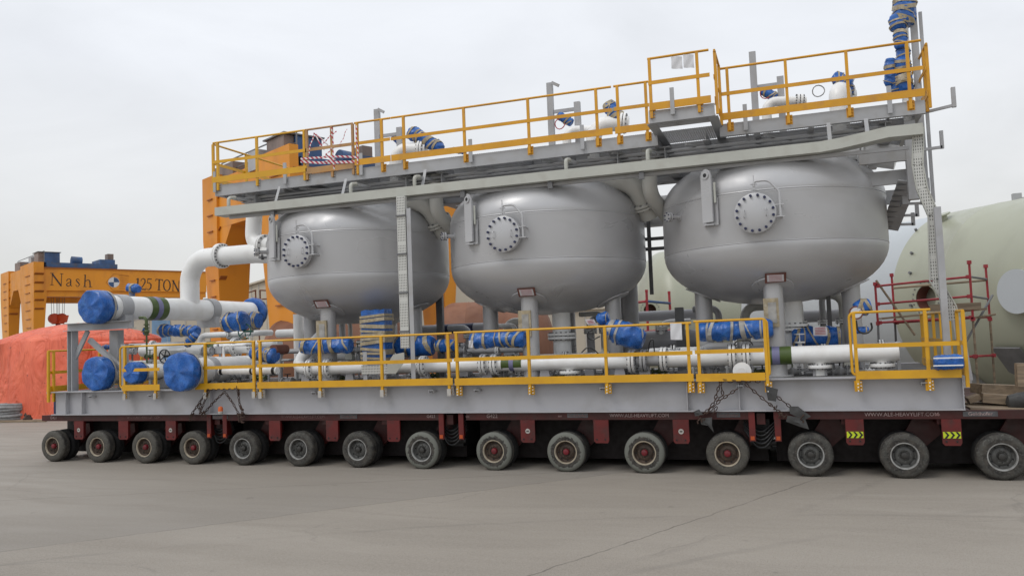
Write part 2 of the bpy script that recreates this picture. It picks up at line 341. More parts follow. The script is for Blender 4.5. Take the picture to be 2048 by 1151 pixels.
def wrapped(name, label, cat, p0, p1, r, nb=6, group='valve actuators wrapped in blue plastic', seed=0, prof=None, ends=.75, tape='tape', slant=.5, parent=None):
    """crumpled plastic sheet bound with tape round a cylinder-like actuator"""
    p0, p1 = Vector(p0), Vector(p1); L = (p1-p0).length; D = (p1-p0).normalized()
    S, U, _ = MB().frame(D); n = 28; m = max(10, int(L/r*7))
    def rad(a, t):
        q = Vector((math.cos(a)*1.6, math.sin(a)*1.6, t*L/r*1.5+seed*7.3))
        k = 1 + .20*noise.noise(q) + .12*abs(noise.noise(q*3)) - .07*abs(math.sin(a*5+3*noise.noise(q*1.5)+t*L/r*1.3))
        e = min(t, 1-t)*L/(r*.5); k *= ends + (1-ends)*min(1, e)**.5
        if prof: k *= prof(t)
        return r*k
    root = thing(name, label, cat, (p0+p1)/2, group) if parent is None else parent
    mb = MB(); vs = []; fs = []
    for j in range(m+1):
        for i in range(n):
            a = 2*PI*i/n; vs.append(p0 + D*(L*j/m) + (S*math.cos(a)+U*math.sin(a))*rad(a, j/m))
    for j in range(m):
        for i in range(n): k = (i+1) % n; fs.append((j*n+i, j*n+k, (j+1)*n+k, (j+1)*n+i))
    fs.append(tuple(range(n-1,-1,-1))); fs.append(tuple(m*n+i for i in range(n)))
    mb.add(vs, fs); mb.build('plastic_wrap', 'bluebag', root)
    rn = random.Random(seed*13+5); tb = MB(); nb = int(round(nb*.7)) if nb > 3 else nb
    for q in range(nb):
        t0 = (q+.5+rn.uniform(-.45,.45))/nb; sl = rn.uniform(-slant, slant)*1.6*r/L; wd = rn.uniform(.06,.20)*r/L; ph = rn.uniform(0, 6)
        if q % 3 == 0: wd *= 1.6
        vs = []; fs = []; k2 = 36
        for i in range(k2):
            a = 2*PI*i/k2; tt = t0 + sl*math.sin(a+ph)
            for z in (-1, 1):
                t1 = max(.01, min(.99, tt+z*wd)); vs.append(p0 + D*(L*t1) + (S*math.cos(a)+U*math.sin(a))*(rad(a, t1)+.012))
        for i in range(k2): j = (i+1) % k2; fs.append((2*i, 2*i+1, 2*j+1, 2*j))
        tb = MB(); tb.add(vs, fs); tb.build('binding_tape', tape, root)
    return root
def capwrap(name, label, c, d, r, depth, group='pipe ends capped with blue plastic', seed=1):
    """plastic sheet stretched over a flange end: flat face with radial creases and a crumpled skirt"""
    c, d = Vector(c), Vector(d).normalized()  # d points out of the pipe
    root = thing(name, label, 'pipe cover', c, group); S, U, _ = MB().frame(d); n = 40; vs = [c + d*(depth*.5+.012)]; fs = []
    rings = [(.5,.25),(.5,.5),(.49,.75),(.48,.93),(.42,1.0),(.25,1.03),(0,1.03),(-.2,1.01),(-.32,.93),(-.42,.98),(-.5,.9)]
    for h, k in rings:
        for i in range(n):
            a = 2*PI*i/n; q = Vector((math.cos(a)*2.2, math.sin(a)*2.2, h*3+seed*5))
            w = 1 + (.03*noise.noise(q*1.5) - .022*abs(math.sin(a*4.5+seed)))*(1 if k > .8 else .4)
            hh = h*depth + (.035*noise.noise(q*1.3+Vector((9,1,2))) + .018*math.sin(a*5+seed))*k
            vs.append(c + d*hh + (S*math.cos(a)+U*math.sin(a))*r*k*w)
    for i in range(n): fs.append((0, 1+i, 1+(i+1) % n))
    for j in range(len(rings)-1):
        for i in range(n): k = (i+1) % n; fs.append((1+j*n+i, 1+(j+1)*n+i, 1+(j+1)*n+k, 1+j*n+k))
    mb = MB(); mb.add(vs, fs); mb.build('plastic_sheet', 'bluebag', root)
    tb = MB(); 
    tb.lathe([(-.40*depth, r*.985), (-.38*depth, r*1.01), (-.33*depth, r*.99), (-.28*depth, r*1.015), (-.24*depth, r*1.01)], c, d, 40, cap=False)
    tb.build('binding_tape', 'graytape', root)
    return root
# ------------------------------------------------------------------ ground
g = MB(); g.add([(-700,-60,0),(700,-60,0),(700,900,0),(-700,900,0)], [(0,1,2,3)])
go = g.build('yard_ground', 'ground'); go['kind'] = 'structure'

# ------------------------------------------------------------------ trailer modules
HUBX = [.03,1.50,2.97,4.40,5.83,7.33,8.83,10.37,12.0,13.53,15.09,16.64,18.09,19.62,21.10,22.6]
TR = .39
def tyre_mesh(m):
    mb = MB(); R = TR; w = .235
    pr = [(0.02,.215),(0,.235),(-.005,.27),(-.004,.33),(.012,.365),(.035,R-.008),(.05,R)]
    # tread with grooves
    for k in range(5):
        a = .05+(w-.10)*k/5; b = .05+(w-.10)*(k+1)/5
        pr += [(a+.004,R),(b-.008,R),(b-.006,R-.012),(b-.001,R-.012)]
    pr += [(w-.05,R),(w-.035,R-.008),(w-.012,.365),(w+.004,.33),(w+.005,.27),(w,.235),(w-.02,.215)]
    mb.lathe(pr, (0,0,0), (0,1,0), 44, cap=False)
    return mb.build('tmp', m).data
def strip(o):
    d = o.data; bpy.data.objects.remove(o); return d
def rim_mesh(m):
    mb = MB()
    mb.k = 2; mb.lathe([(.03,.205),(-.004,.236),(-.012,.230),(-.010,.214),(.02,.205)], (0,0,0), (0,1,0), 36, cap=False); mb.k = 0
    mb.lathe([(.02,.205),(.06,.197),(.085,.180),(.09,.165),(.08,.155),(.065,.125),(.06,.09),(.08,.085),(.08,.01)], (0,0,0), (0,1,0), 36, cap=False)
    mb.k = 1
    for i in range(8):
        a = 2*PI*(i+.5)/8; p = Vector((math.cos(a)*.168,.040,math.sin(a)*.168)); p.y += .033; mb.cyl(p, p+Vector((0,.02,0)), .016, 8)
    mb.k = 0
    for i in range(10):
        a = 2*PI*i/10; p = Vector((math.cos(a)*.105,.030,math.sin(a)*.105)); p.y += .03; mb.cyl(p-Vector((0,.02,0)), p, .013, 6)
    return strip(mb.build('tmp', [m, 'black', m.replace('rim','lip')]))
def hub_mesh(m):
    mb = MB(); mb.lathe([(.08,.064),(.03,.062),(.012,.054),(.004,.035),(.002,.002)], (0,0,0), (0,1,0), 20)
    return strip(mb.build('tmp', m))
TYM = {}
for k in ('tyre_a','tyre_b','tyre_c','tyre'):
    me = tyre_mesh(k); TYM[k] = me
for o in list(scene.objects):
    if o.name.startswith('tmp'): bpy.data.objects.remove(o)
RIM = {k: rim_mesh(k) for k in ('rim_beige','rim_grey')}; HUB = {k: hub_mesh(k) for k in ('hub_red','hub_grey')}
def link(name, me, parent, loc, rot=0):
    o = bpy.data.objects.new(name, me); scene.collection.objects.link(o); o.parent = parent; o.location = loc; o.rotation_euler = (0, rot, 0); return o
BR = {0:(157,246,341), 1:(549,664,787), 2:(1056,1203,1363), 3:(1711,1905)}
def module(idx, axles, y0, label, near=True):
    xs = [HUBX[a] for a in axles]; x0 = xs[0]-.62; x1 = xs[-1]+.78
    if idx == 0: x0 = -.72+.62-.3
    if idx == 3: x1 = 23.4
    root = thing('transport_trailer', label, 'trailer', ((x0+x1)/2, y0+1.2, 0), 'coupled trailer units under the module' if near else None); O = OFF[root]
    fr = MB(); a, b = x0+.02, x1-.02
    if idx < 3: b = x1-.28
    fr.box((a,y0+.06,1.02),(b,y0+.10,1.165)); fr.box((a,y0+2.30,1.02),(b,y0+2.34,1.165)); fr.box((a,y0+.10,1.125),(b,y0+2.30,1.155))
    fr.box((a,y0+.10,1.02),(a+.04,y0+2.3,1.12)); fr.box((b-.04,y0+.1,1.02),(b,y0+2.3,1.12))
    for x in xs: 
        fr.box((x+.55,y0+.14,.92),(x+.70,y0+2.26,1.124))
    fr.build('deck_frame', 'red', root)
    sp = MB(); sp.box((a,y0+.82,.15),(b+.2,y0+1.58,1.123)); sp.build('spine_beam', 'chassis', root)  # spine deepened almost to the ground to block light from behind
    cp = MB()
    cp.box((b+.02,y0+.5,.42),(b+.26,y0+1.9,.98)); cp.cyl((b-.1,y0+.45,.55),(b+.36,y0+.45,.55),.06); cp.cyl((b-.1,y0+.35,.75),(b+.36,y0+.35,.75),.05)
    for q in range(5): cp.tube(fillet([(b-.2,y0+.3+.02*q,1.0-.05*q),(b+.1,y0+.22,.72-.09*q),(b+.42,y0+.3+.02*q,1.0-.05*q)],.15,4),.018,6)
    cp.build('coupling', 'black', root)
    if near and idx < 3:  # end posts of the frame at the coupling
        for x, nm in ((b-.09, 0), (b+.36, 1)):
            p = MB(); p.box((x,y0+.045,.62),(x+.11,y0+.075,1.163)); p.box((x,y0+.075,.66),(x+.02,y0+.35,1.12)); e = p.build('end_post', 'redplate', root)
            l = MB(); l.box((x+.02,y0+.028,.645),(x+.09,y0+.044,.715)); l.build('marker_lamp', 'orange_lens', e)
    for n, i in enumerate(axles):
        x = HUBX[i]; k = {0:'tyre_c',1:'tyre_a',2:'tyre_b',3:'tyre_a'}[idx]
        if i == 7: k = 'tyre_b'
        if i == 11: k = 'tyre_c'
        rim = {0:'rim_beige',1:'rim_grey',2:'rim_beige',3:'rim_grey'}[idx]; hub = {0:'hub_red',1:'hub_grey',2:'hub_red',3:'hub_grey'}[idx]
        # swing arm behind each pair of wheels
        for yy in (.56, 1.72):
            ar = MB()
            ar.prism([(x+.62,y0+yy,1.10),(x+.30,y0+yy,1.10),(x-.05,y0+yy,.50),(x+.0,y0+yy,.32),(x+.20,y0+yy,.30),(x+.66,y0+yy,.70)], (0,.12,0))
            ar.cyl((x,y0+yy-.3,TR),(x,y0+yy+.38,TR),.07,10)
            ar.build('swing_arm', 'red', root)
        for yy, me, full in ((0, k, near), (.29, 'tyre', False), (1.85, 'tyre', False), (2.16, 'tyre', False)):
            tw = link('wheel', TYM[me], root, Vector((x, y0+yy, TR))-O, random.uniform(0, 6))
            if full:
                link('rim', RIM[rim], tw, (0,.012,0), random.uniform(0, 6)); link('hub', HUB[hub], tw, (0,.012,0))
            elif near and yy == .29: link('rim', RIM['rim_grey'], tw, (0,.02,0))
    if near:
        for u in BR[idx]:
            x = at(u, 880, y=.02).x; w = .15
            z1 = .57
            p = MB(); p.prism([(x-w,y0+.03,1.019),(x-w,y0+.03,z1+.04),(x-w*.75,y0+.03,z1),(x+w*.8,y0+.03,z1),(x+w,y0+.03,z1+.05),(x+w,y0+.03,1.019)], (0,.028,0))
            p.box((x-w*.9,y0+.058,z1+.05),(x-w*.9+.02,y0+.13,1.0)); p.box((x+w*.7,y0+.058,z1+.05),(x+w*.7+.02,y0+.13,1.0))
            for sx in (-.6,.5): p.k = 1; p.cyl((x+w*sx,y0+.018,z1+.07),(x+w*sx,y0+.032,z1+.07),.016,8); p.k = 0
            e = p.build('bracket_plate', ['redplate','black'], root)
            if u in (1711, 1905):
                l = MB(); l.box((x-.135,y0+.024,.695),(x+.135,y0+.0285,.805)); st = l.build('chevron_sticker', 'hiviz', e)
                ch = MB()
                for q in range(3):
                    cx = x-.115+.085*q; ch.prism([(cx,y0+.0205,.803),(cx+.035,y0+.0205,.803),(cx+.075,y0+.0205,.75),(cx+.035,y0+.0205,.697),(cx,y0+.0205,.697),(cx+.04,y0+.0205,.75)], (0,.002,0))
                ch.build('chevron_mark', 'black', e)
            elif u in (1056, 1363, 341, 157):
                l = MB(); l.lathe([(0,.05),(.004,.05)], (x,y0+.022,.80), (0,1,0), 16); l.build('round_sticker', 'concrete_light', e)
                ch = MB(); ch.box((x-.02,y0+.0185,.785),(x-.008,y0+.0205,.815)); ch.box((x+.005,y0+.0185,.785),(x+.017,y0+.0205,.815)); ch.bar((x-.03,y0+.0195,.80),(x+.03,y0+.0195,.80),.002,.008); ch.build('sticker_mark', 'black', e)
    return root
mods = []
for idx, ax, lb in ((0,(0,1,2,3),'dark red multi-wheel trailer unit at the far left end with beige rims'),
                (1,(4,5,6,7),'dark red multi-wheel trailer unit with grey rims under the first tank'),
                (2,(8,9,10,11),'dark red multi-wheel trailer unit with beige rims and red hubs, marked G422'),
                (3,(12,13,14,15),'dark red multi-wheel trailer unit at the right end with yellow chevron stickers')):
    mods.append(module(idx, ax, 0, lb))
for idx, ax, lb in ((0,(0,1,2,3),'rear row trailer unit in shadow behind the leftmost wheels'), (1,(4,5,6,7),'rear row trailer unit in shadow behind the grey-rimmed wheels of the second unit'),
                (2,(8,9,10,11),'rear row trailer unit in shadow behind the wheels with red hubs'), (3,(12,13,14,15),'rear row trailer unit in shadow behind the wheels below the chevron stickers')):
    module(idx, ax, 2.75, lb, near=False)  # rear row of the double-wide trailer, included to keep light out underneath
def tx(s, u, v, size, k, m='text', nm='lettering', sx=1.0):
    p = at(u, v, y=.057); textmesh(s, size, (p.x, .057, p.z), (1,0,0), (0,0,1), m, nm, mods[k], sx=sx)
ZR = None
def rail_text(s, u, size, k, m='text', sx=1.0):
    x = at(u, 835, y=.057).x; return textmesh(s, size, (x, .057, 1.098), (1,0,0), (0,0,1), m, 'lettering', mods[k], sx=sx)
rail_text('WWW.ALE-HEAVYLIFT.COM', 1278, .092, 2, sx=.98); rail_text('WWW.ALE-HEAVYLIFT.COM', 1803, .092, 3, sx=1.0)
rail_text('WWW.ALE-HEAVYLIFT.COM', 606, .09, 1, 'textdim'); rail_text('WWW.ALE-HEAVYLIFT.COM', 287, .085, 0, 'textdim', .95)
rail_text('G422', 984, .11, 2); rail_text('G423', 862, .09, 1); rail_text('G420', 107, .10, 0)
for u, k in ((1961,3),(1155,2),(1457,2),(697,1),(440,0)):
    x = at(u, 832, y=.05).x; p = MB(); w = .26 if u == 1961 else .21; p.box((x-w,.052,1.062),(x+w,.0575,1.148)); pl = p.build('name_plate', 'plate', mods[k])
    textmesh('Goldhofer', .088, (x,.0495,1.103), (1,0,0), (0,0,1), 'text' if u == 1961 else 'textdim', 'lettering', pl if False else mods[k])
for u in (1875, 935, 1120): 
    x = at(u, 835, y=.05).x; p = MB(); p.box((x-.04,.053,1.075),(x+.04,.0575,1.11)); p.build('small_label', 'textdim', mods[2 if u < 1500 else 3])

# ------------------------------------------------------------------ steel skid base
sk = thing('steel_skid_base', 'long grey steel beam frame lying on the trailers under the tanks', 'skid frame', (10.3,2.6,1.17))
def ibeam(mb, x0, x1, y, z0=1.17, z1=1.76, fl=.15, tw=.012, tf=.022):
    mb.box((x0,y-tw/2,z0+tf),(x1,y+tw/2,z1-tf)); mb.box((x0,y-fl,z0),(x1,y+fl,z0+tf)); mb.box((x0,y-fl,z1-tf),(x1,y+fl,z1))
fb = MB(); ibeam(fb, 0, 20.6, .15)
for x in (.45,.98,4.9,15.95,16.9): fb.box((x,.02,1.193),(x+.014,.143,1.737))
fb.build('front_beam', 'beam', sk)
bb = MB(); ibeam(bb, 0, 20.6, 5.05); bb.build('rear_beam', 'beam', sk)
cb = MB()
for i in range(14):
    x = .15+i*1.56
    cb.box((x-.008,.31,1.2),(x+.008,4.89,1.70)); cb.box((x-.12,.31,1.70),(x+.12,4.89,1.72)); cb.box((x-.12,.31,1.175),(x+.12,4.89,1.197))
cb.build('cross_beams', 'steel', sk)
dk = MB(); dk.box((.02,.31,1.725),(20.58,4.89,1.745)); dk.build('deck_plate', 'deck', sk)
for u, v in ((627,784),(862,780),(953,778),(1205,773),(1849,758),(1480,775),(300,786),(180,788)):
    p = at(u, v, y=.0); q = MB(); q.box((p.x-.06,-.02,1.64),(p.x+.06,.142,1.655)); q.box((p.x-.06,.0,1.60),(p.x-.05,.142,1.64)); q.box((p.x+.05,.0,1.60),(p.x+.06,.142,1.64)); q.build('beam_clip', 'steel', sk)
bt = MB()
for k in range(9): bt.cyl((20.592,.08,1.24+k*.058),(20.615,.08,1.24+k*.058),.013,6)
bt.box((20.585,.02,1.19),(20.60,.28,1.74)); bt.build('end_plate', 'beam', sk)

# ------------------------------------------------------------------ tanks
YC, RV, X0, SV = 2.6, 2.28, 7.53, 5.03
ZB, ZT = 4.32, 5.30
def vessel_part(parent, k):
    cx = X0+SV*k; O = OFF[parent]
    s = MB(); pr = []
    hb, ht = 1.13, 1.13
    for i in range(15):
        a = PI/2*i/14; pr.append((ZB-hb*math.cos(a), max(.001, RV*math.sin(a)**.93)))
    pr[-1] = (ZB-.025, RV); pr += [(ZB-.012,RV-.004),(ZB,RV+.006),(ZB+.012,RV-.004),(ZB+.03,RV)]
    pr += [(ZT-.075,RV),(ZT-.06,RV+.003),(ZT-.03,RV+.006),(ZT-.018,RV-.006),(ZT,RV+.004),(ZT+.018,RV-.006),(ZT+.04,RV-.002)]
    for i in range(1, 15):
        a = PI/2*i/14; pr.append((ZT+ht*math.sin(a), max(.001, (RV-.002)*math.cos(a)**.93)))
    s.lathe(pr, (cx,YC,0), (0,0,1), 96, cap=False); s.build('tank_shell', 'vessel', parent)
    def srf(az, z, r=RV): a = math.radians(az); return Vector((cx+math.sin(a)*r, YC-math.cos(a)*r, z))
    # manhole
    az = -5; mc = srf(az, 4.84); d = Vector((math.sin(math.radians(az)), -math.cos(math.radians(az)), 0)); S = Vector((0,0,1)).cross(d)*-1; S = Vector((-d.y, d.x, 0)); U = Vector((0,0,1))
    S = Vector((math.cos(math.radians(az)), math.sin(math.radians(az)), 0))
    m = MB(); m.lathe([(-.10,.30),(.12,.30)], mc, d, 32); m.lathe([(.10,.375),(.104,.38),(.155,.38),(.16,.375)], mc, d, 40); m.lathe([(.17,.375),(.174,.38),(.215,.38),(.22,.372)], mc, d, 40)
    mh = m.build('manhole', 'vessel', parent)
    bo = MB()
    for i in range(16):
        a = 2*PI*(i+.5)/16; q = mc + (S*math.cos(a)+U*math.sin(a))*.335
        bo.cyl(q+d*.08, q+d*.262, .026, 8)
    bo.build('bolts', 'navy', mh)
    for sx in (-.2,.2):
        h = MB(); q = mc + S*sx + d*.22; h.tube(fillet([q+U*.07, q+U*.07+d*.05, q-U*.07+d*.05, q-U*.07], .02, 3), .009, 6); h.build('handle', 'vessel', mh)
    dv = MB(); q = mc + d*.19
    dv.tube(fillet([q+U*.50, q+U*.60, q+S*.26+U*.60, q+S*.45+U*.36, q+S*.45-U*.10], .17, 6), .024, 8)
    dv.tube([q+U*.40, q+U*.72], .010, 6); dv.box(q+U*.44-S*.05-d*.02, q+U*.455+S*.05+d*.02); dv.box(q+U*.54-S*.06-d*.02, q+U*.555+S*.06+d*.02)
    dv.tube([q+S*.45-U*.09-d*.3, q+S*.45-U*.09+d*.01], .018, 6); dv.tube([q+S*.45+U*.12-d*.3, q+S*.45+U*.12+d*.01], .018, 6)
    for z in (-.10,.12): dv.bar(q+S*.36+U*z, q+S*.52+U*z, .05, .018)
    dv.build('davit_arm', 'vessel', mh)
    # lifting lug
    az = -27.5; d = Vector((math.sin(math.radians(az)), -math.cos(math.radians(az)), 0)); S = Vector((math.cos(math.radians(az)), math.sin(math.radians(az)), 0)); b0 = srf(az, 0)
    lg = MB(); W = .115
    poly = [b0+d*.10+S*x+U*z for x, z in ((-W,4.78),(W,4.78),(W,5.70),(W*.7,5.79),(0,5.83),(-W*.7,5.79),(-W,5.70))]
    lg.prism(poly, d*.045); lg.prism([b0+d*.02+S*x+U*z for x, z in ((-W-.05,4.72),(W+.06,4.72),(W+.06,5.25),(-W-.05,5.25))], d*.03)
    lg.prism([b0-d*.1+S*x+U*z for x, z in ((-W*.3,4.84),(W*.3,4.84),(W*.3,5.66),(-W*.3,5.66))], d*.2)
    lg.lathe([(0,.075),(.05,.075)], b0+d*.12+U*5.70, d, 20)
    lg.box(b0+d*.05-S*W+U*4.74-Vector((0,0,.02)), b0+d*.12+S*W+U*4.74)
    lug = lg.build('lifting_lug', 'vessel', parent)
    hl = MB(); hl.cyl(b0+d*.165+U*5.70, b0+d*.172+U*5.70, .04, 16); hl.build('lug_hole', 'black', lug)
    tp = MB(); tp.prism([b0+d*.07+S*x+U*z for x, z in ((W+.012,5.15),(W+.055,5.15),(W+.055,5.55),(W+.012,5.55))], d*.02); tp.build('paper_strip', 'cream', lug)
    # small flanged nozzle, left side
    az = -50; d = Vector((math.sin(math.radians(az)), -math.cos(math.radians(az)), 0)); q = srf(az, 5.02)
    nz_ = MB(); nz_.cyl(q-d*.1, q+d*.22, .045, 12); nz_.lathe([(0,.085),(.015,.085)], q, d, 16); flange(nz_, q+d*.22, d, .095, .04, 6)
    flange(nz_, q+d*.27, d, .095, .03, 6); nz_.build('small_nozzle', ['vessel','navy'], parent)
    # notice plate on the lower head
    sg = MB(); z = 3.66; rr = RV*math.sqrt(max(0, 1-((ZB-z)/hb)**2))**.93; az = 2.0
    d = Vector((math.sin(math.radians(az)), -math.cos(math.radians(az)), -.9)).normalized(); S = Vector((math.cos(math.radians(az)), math.sin(math.radians(az)), 0)); U2 = S.cross(d)*-1; U2 = d.cross(S)*-1
    U2 = (Vector((0,0,1))-d*d.z).normalized()
    base = Vector((cx+math.sin(math.radians(az))*rr, YC-math.cos(math.radians(az))*rr, z))
    sg.prism([base+d*.035+S*x+U2*y for x, y in ((-.20,-.115),(.19,-.10),(.20,.125),(-.19,.12))], d*.006); pl = sg.build('tape_frame', 'brown', parent)
    sg = MB(); sg.prism([base+d*.043+S*x+U2*y for x, y in ((-.155,-.075),(.15,-.075),(.15,.085),(-.155,.085))], d*.004); sg.build('notice', 'paper', pl)
    sg = MB()
    for y in (-.05,-.02,.01,.04,.068): sg.prism([base+d*.048+S*x+U2*(y+dy) for x, dy in ((-.12,-.002),(.12,-.002),(.12,.005),(-.12,.005))], d*.002)
    sg.build('notice_print', 'redprint', pl)
    # legs
    for (lx, ly, fr) in ((0,-1.55,1),(-1.5,0,0),(1.5,0,0),(0,1.55,0)):
        l = MB(); px, py = cx+lx, YC+ly; rh = math.hypot(lx,ly)
        ztop = ZB-hb*math.sqrt(1-(rh/RV)**2)+.12
        l.cyl((px,py,1.76),(px,py,ztop),.185,28); l.lathe([(0,.30),(.03,.30)],(px,py,1.746),(0,0,1),24)
        dn = Vector((lx,ly,0)).normalized()
        zz = ZB-hb*math.sqrt(1-(rh/RV)**2); nrm = Vector((dn.x*rh/RV**2, dn.y*rh/RV**2, (zz-ZB)/hb**2)).normalized()
        l.lathe([(-.02,.40),(.006,.40),(.012,.385)], Vector((px,py,zz))+nrm*.015, nrm, 36)
        lo = l.build('leg', 'vessel', parent)
        if fr:
            w_ = MB(); w_.box((px-.19,py-.235,2.70),(px+.09,py-.185,3.26)); w_.build('taped_plate', 'tape', lo)
            w_ = MB(); w_.box((px-.105,py-.245,2.78),(px+.045,py-.236,3.18)); w_.build('name_plate', 'graytape', lo)
    # bottom nozzle with flange
    bn = MB(); bn.cyl((cx+.32,YC-.2,1.76),(cx+.32,YC-.2,3.35),.21,24); flange(bn,(cx+.32,YC-.2,2.72),(0,0,1),.33,.06,16); flange(bn,(cx+.32,YC-.2,2.64),(0,0,1),.33,.06,16)
    bn.build('bottom_nozzle', ['white','steel_dark'], parent)
labs = ['leftmost silver-grey pressure tank, beside the big white elbow pipe', 'middle one of the three silver-grey pressure tanks', 'rightmost and largest-looking silver-grey pressure tank']
t0 = thing('pressure_tank', labs[0], 'tank', (X0,YC,1.76), 'silver-grey tanks in a row on the skid'); vessel_part(t0, 0)
def copy_tree(o, parent=None, loc=None):
    c = o.copy(); scene.collection.objects.link(c)
    if parent: c.parent = parent
    if loc is not None: c.location = loc
    OFF[c] = OFF.get(o, Vector())
    for ch in list(o.children): copy_tree(ch, c)
    return c
for k in (1, 2):
    c = copy_tree(t0, loc=(X0+SV*k, YC, 1.76)); c['label'] = labs[k]; OFF[c] = Vector((X0+SV*k, YC, 1.76))

# ------------------------------------------------------------------ guard rails
def X(u, v, y): return at(u, v, y=y).x
def guard(name, label, y, posts, x0, x1, zb, zt, zm, ztoe, mtl='yellow', pz=None, endl=0, endr=0, group='yellow guardrail sections on the deck edge', gaps=None, sy=-1, topx=None, pmat='concrete_light'):
    root = thing(name, label, 'guardrail', ((x0+x1)/2, y, zb), group); pz = zb if pz is None else pz
    tb = MB(); tx0, tx1 = topx or (x0, x1); pts = [(tx0,y,zt),(tx1,y,zt)]
    if endl: pts = [(x0+.1,y,ztoe),(x0-.06,y,ztoe),(x0-.06,y,zt)] + [(tx1,y,zt)]
    if endr: pts = pts[:-1] + [(x1+.08,y,zt),(x1+.08,y,ztoe),(x1-.08,y,ztoe)]
    tb.tube(fillet(pts, .09, 5), .024, 10); tb.build('top_rail', mtl, root)
    for nm, zz, h in (('mid_rail', zm, .075), ('toe_board', ztoe, .145)):
        for a, b in (gaps or [(x0, x1)]):
            m = MB(); m.box((a, y-.012+sy*.028, zz-h/2), (b, y+sy*.028, zz+h/2)); m.build(nm, mtl, root)
    for x in posts:
        p = MB(); p.box((x-.028,y-.028,pz),(x+.028,y+.028,zt-.01))
        po = p.build('post', mtl, root)
        f = MB(); f.box((x-.055,y+.029,pz-.02),(x+.075,y+.06,pz+.17)); f.k = 0
        for q in (.02,.08,.14): f.k = 1 if pmat == 'yellow' else 0; f.cyl((x+.05,y-.0,pz+q),(x+.05,y+.03,pz+q),.013,6); f.cyl((x+.0,y-.06,pz+q-.02),(x+.0,y-.03,pz+q-.02),.012,6) if pmat == 'yellow' else None
        f.box((x-.042,y-.045,pz-.03),(x+.042,y-.029,pz+.12)) if pmat == 'concrete_light' else None
        f.build('post_clamp', [pmat, 'white'], po)
    return root
YR = -.035
def xp(us, v=740): return [X(u, v, YR) for u in us]
a = xp((240,520)); p1 = xp((250,311,411,508))
guard('guardrail', 'yellow guardrail section with broken mid rail behind the large blue pipe cover', YR, p1, a[0]+.07, a[1]-.12, 1.60, 2.83, 2.26, 1.83, endl=1, gaps=[(a[0]+.1, X(321,740,YR)), (X(392,740,YR), a[1]-.12)], pz=1.57)
guard('guardrail', 'yellow guardrail section in front of the leftmost tank', YR, xp((521,640,764,898)), X(516,740,YR), X(906,740,YR), 1.60, 2.83, 2.27, 1.83, pz=1.56)
guard('guardrail', 'yellow guardrail section in front of the middle tank', YR, xp((915,1059,1213,1379)), X(910,740,YR), X(1387,740,YR), 1.60, 2.84, 2.28, 1.82, pz=1.55, pmat='yellow')
guard('guardrail', 'short yellow guardrail section with rounded end by the right chains', YR, xp((1399,1534)), X(1392,740,YR), X(1530,740,YR), 1.60, 2.86, 2.29, 1.81, pz=1.54, endr=1, pmat='yellow')
guard('guardrail', 'yellow guardrail section with rounded end at the right end of the deck', YR, xp((1714,1857)), X(1712,740,YR), X(1922,740,YR), 1.60, 2.90, 2.31, 1.80, pz=1.53, endl=1, topx=(0, X(1866,700,YR)), pmat='yellow')
# end guard rails running across the skid
def guardy(name, label, x, ys, y0, y1, zt, zm, ztoe, pz, mtl='yellow', group=None, cap=True):
    root = thing(name, label, 'guardrail', (x, (y0+y1)/2, pz), group)
    tb = MB(); tb.tube([(x,y0,zt),(x,y1,zt)], .024, 10); tb.build('top_rail', mtl, root)
    for nm, zz, h in (('mid_rail', zm, .075), ('toe_board', ztoe, .145)):
        m = MB(); m.box((x-.04,y0,zz-h/2),(x-.029,y1,zz+h/2)); m.build(nm, mtl, root)
    for y in ys:
        p = MB(); p.box((x-.028,y-.028,pz),(x+.028,y+.028,zt-.01)); p.build('post', mtl, root)
    return root
guardy('guardrail', 'yellow guardrail running back along the right end of the skid', 20.66, (0.0,.55,1.3,2.2,3.1,4.0,4.7), -.02, 4.75, 2.86, 2.31, 1.83, 1.56, group='yellow guardrail sections on the deck edge')
guardy('guardrail', 'yellow guardrail running back along the left end of the skid', -.08, (0.0,.15,1.6,3.1,4.6), -.02, 4.9, 2.80, 2.25, 1.83, 1.50, group='yellow guardrail sections on the deck edge')

# ------------------------------------------------------------------ upper platform
pf = thing('service_platform', 'long grey steel walkway platform above the three tanks', 'platform', (12.4,2.6,6.5))
YP = 1.0; PX0, PX1 = 4.36, 20.47; ZF = 6.82
fa = MB()
def chan(mb, x0, x1, y, z0, z1, s=1):
    mb.box((x0,y,z0),(x1,y+.012,z1)); mb.box((x0,y+.012,z1-.018),(x1,y+.10,z1)); mb.box((x0,y+.012,z0),(x1,y+.10,z0+.018))
chan(fa, PX0, 15.50, YP, 6.53, ZF-.02); chan(fa, 16.75, PX1, YP, 6.56, ZF-.01)
chan(fa, 15.50, 16.75, 0.02, 6.75, ZF+.17)
fa.build('front_fascia', 'steel', pf)
rb = MB(); chan(rb, PX0, PX1, 4.2, 6.53, ZF-.02); rb.box((PX0,2.1,6.50),(PX1,2.115,6.78)); rb.box((PX0,2.0,6.50),(PX1,2.2,6.515)); rb.build('rear_beam', 'steel', pf)
xb = MB()
for i in range(17):
    x = PX0+.02+i*1.006
    if x > PX1-.1: x = PX1-.11
    xb.box((x,YP+.11,6.56),(x+.012,4.19,6.775)); xb.box((x-.05,YP+.11,6.545),(x+.062,2.09,6.56)); xb.box((x-.05,2.21,6.545),(x+.062,4.19,6.56))
for x in (15.52, 16.70): xb.box((x,.12,6.77),(x+.02,4.1,6.90)); xb.box((x-.08,.12,6.755),(x+.1,4.1,6.77))
xb.build('cross_beams', 'steel', pf)
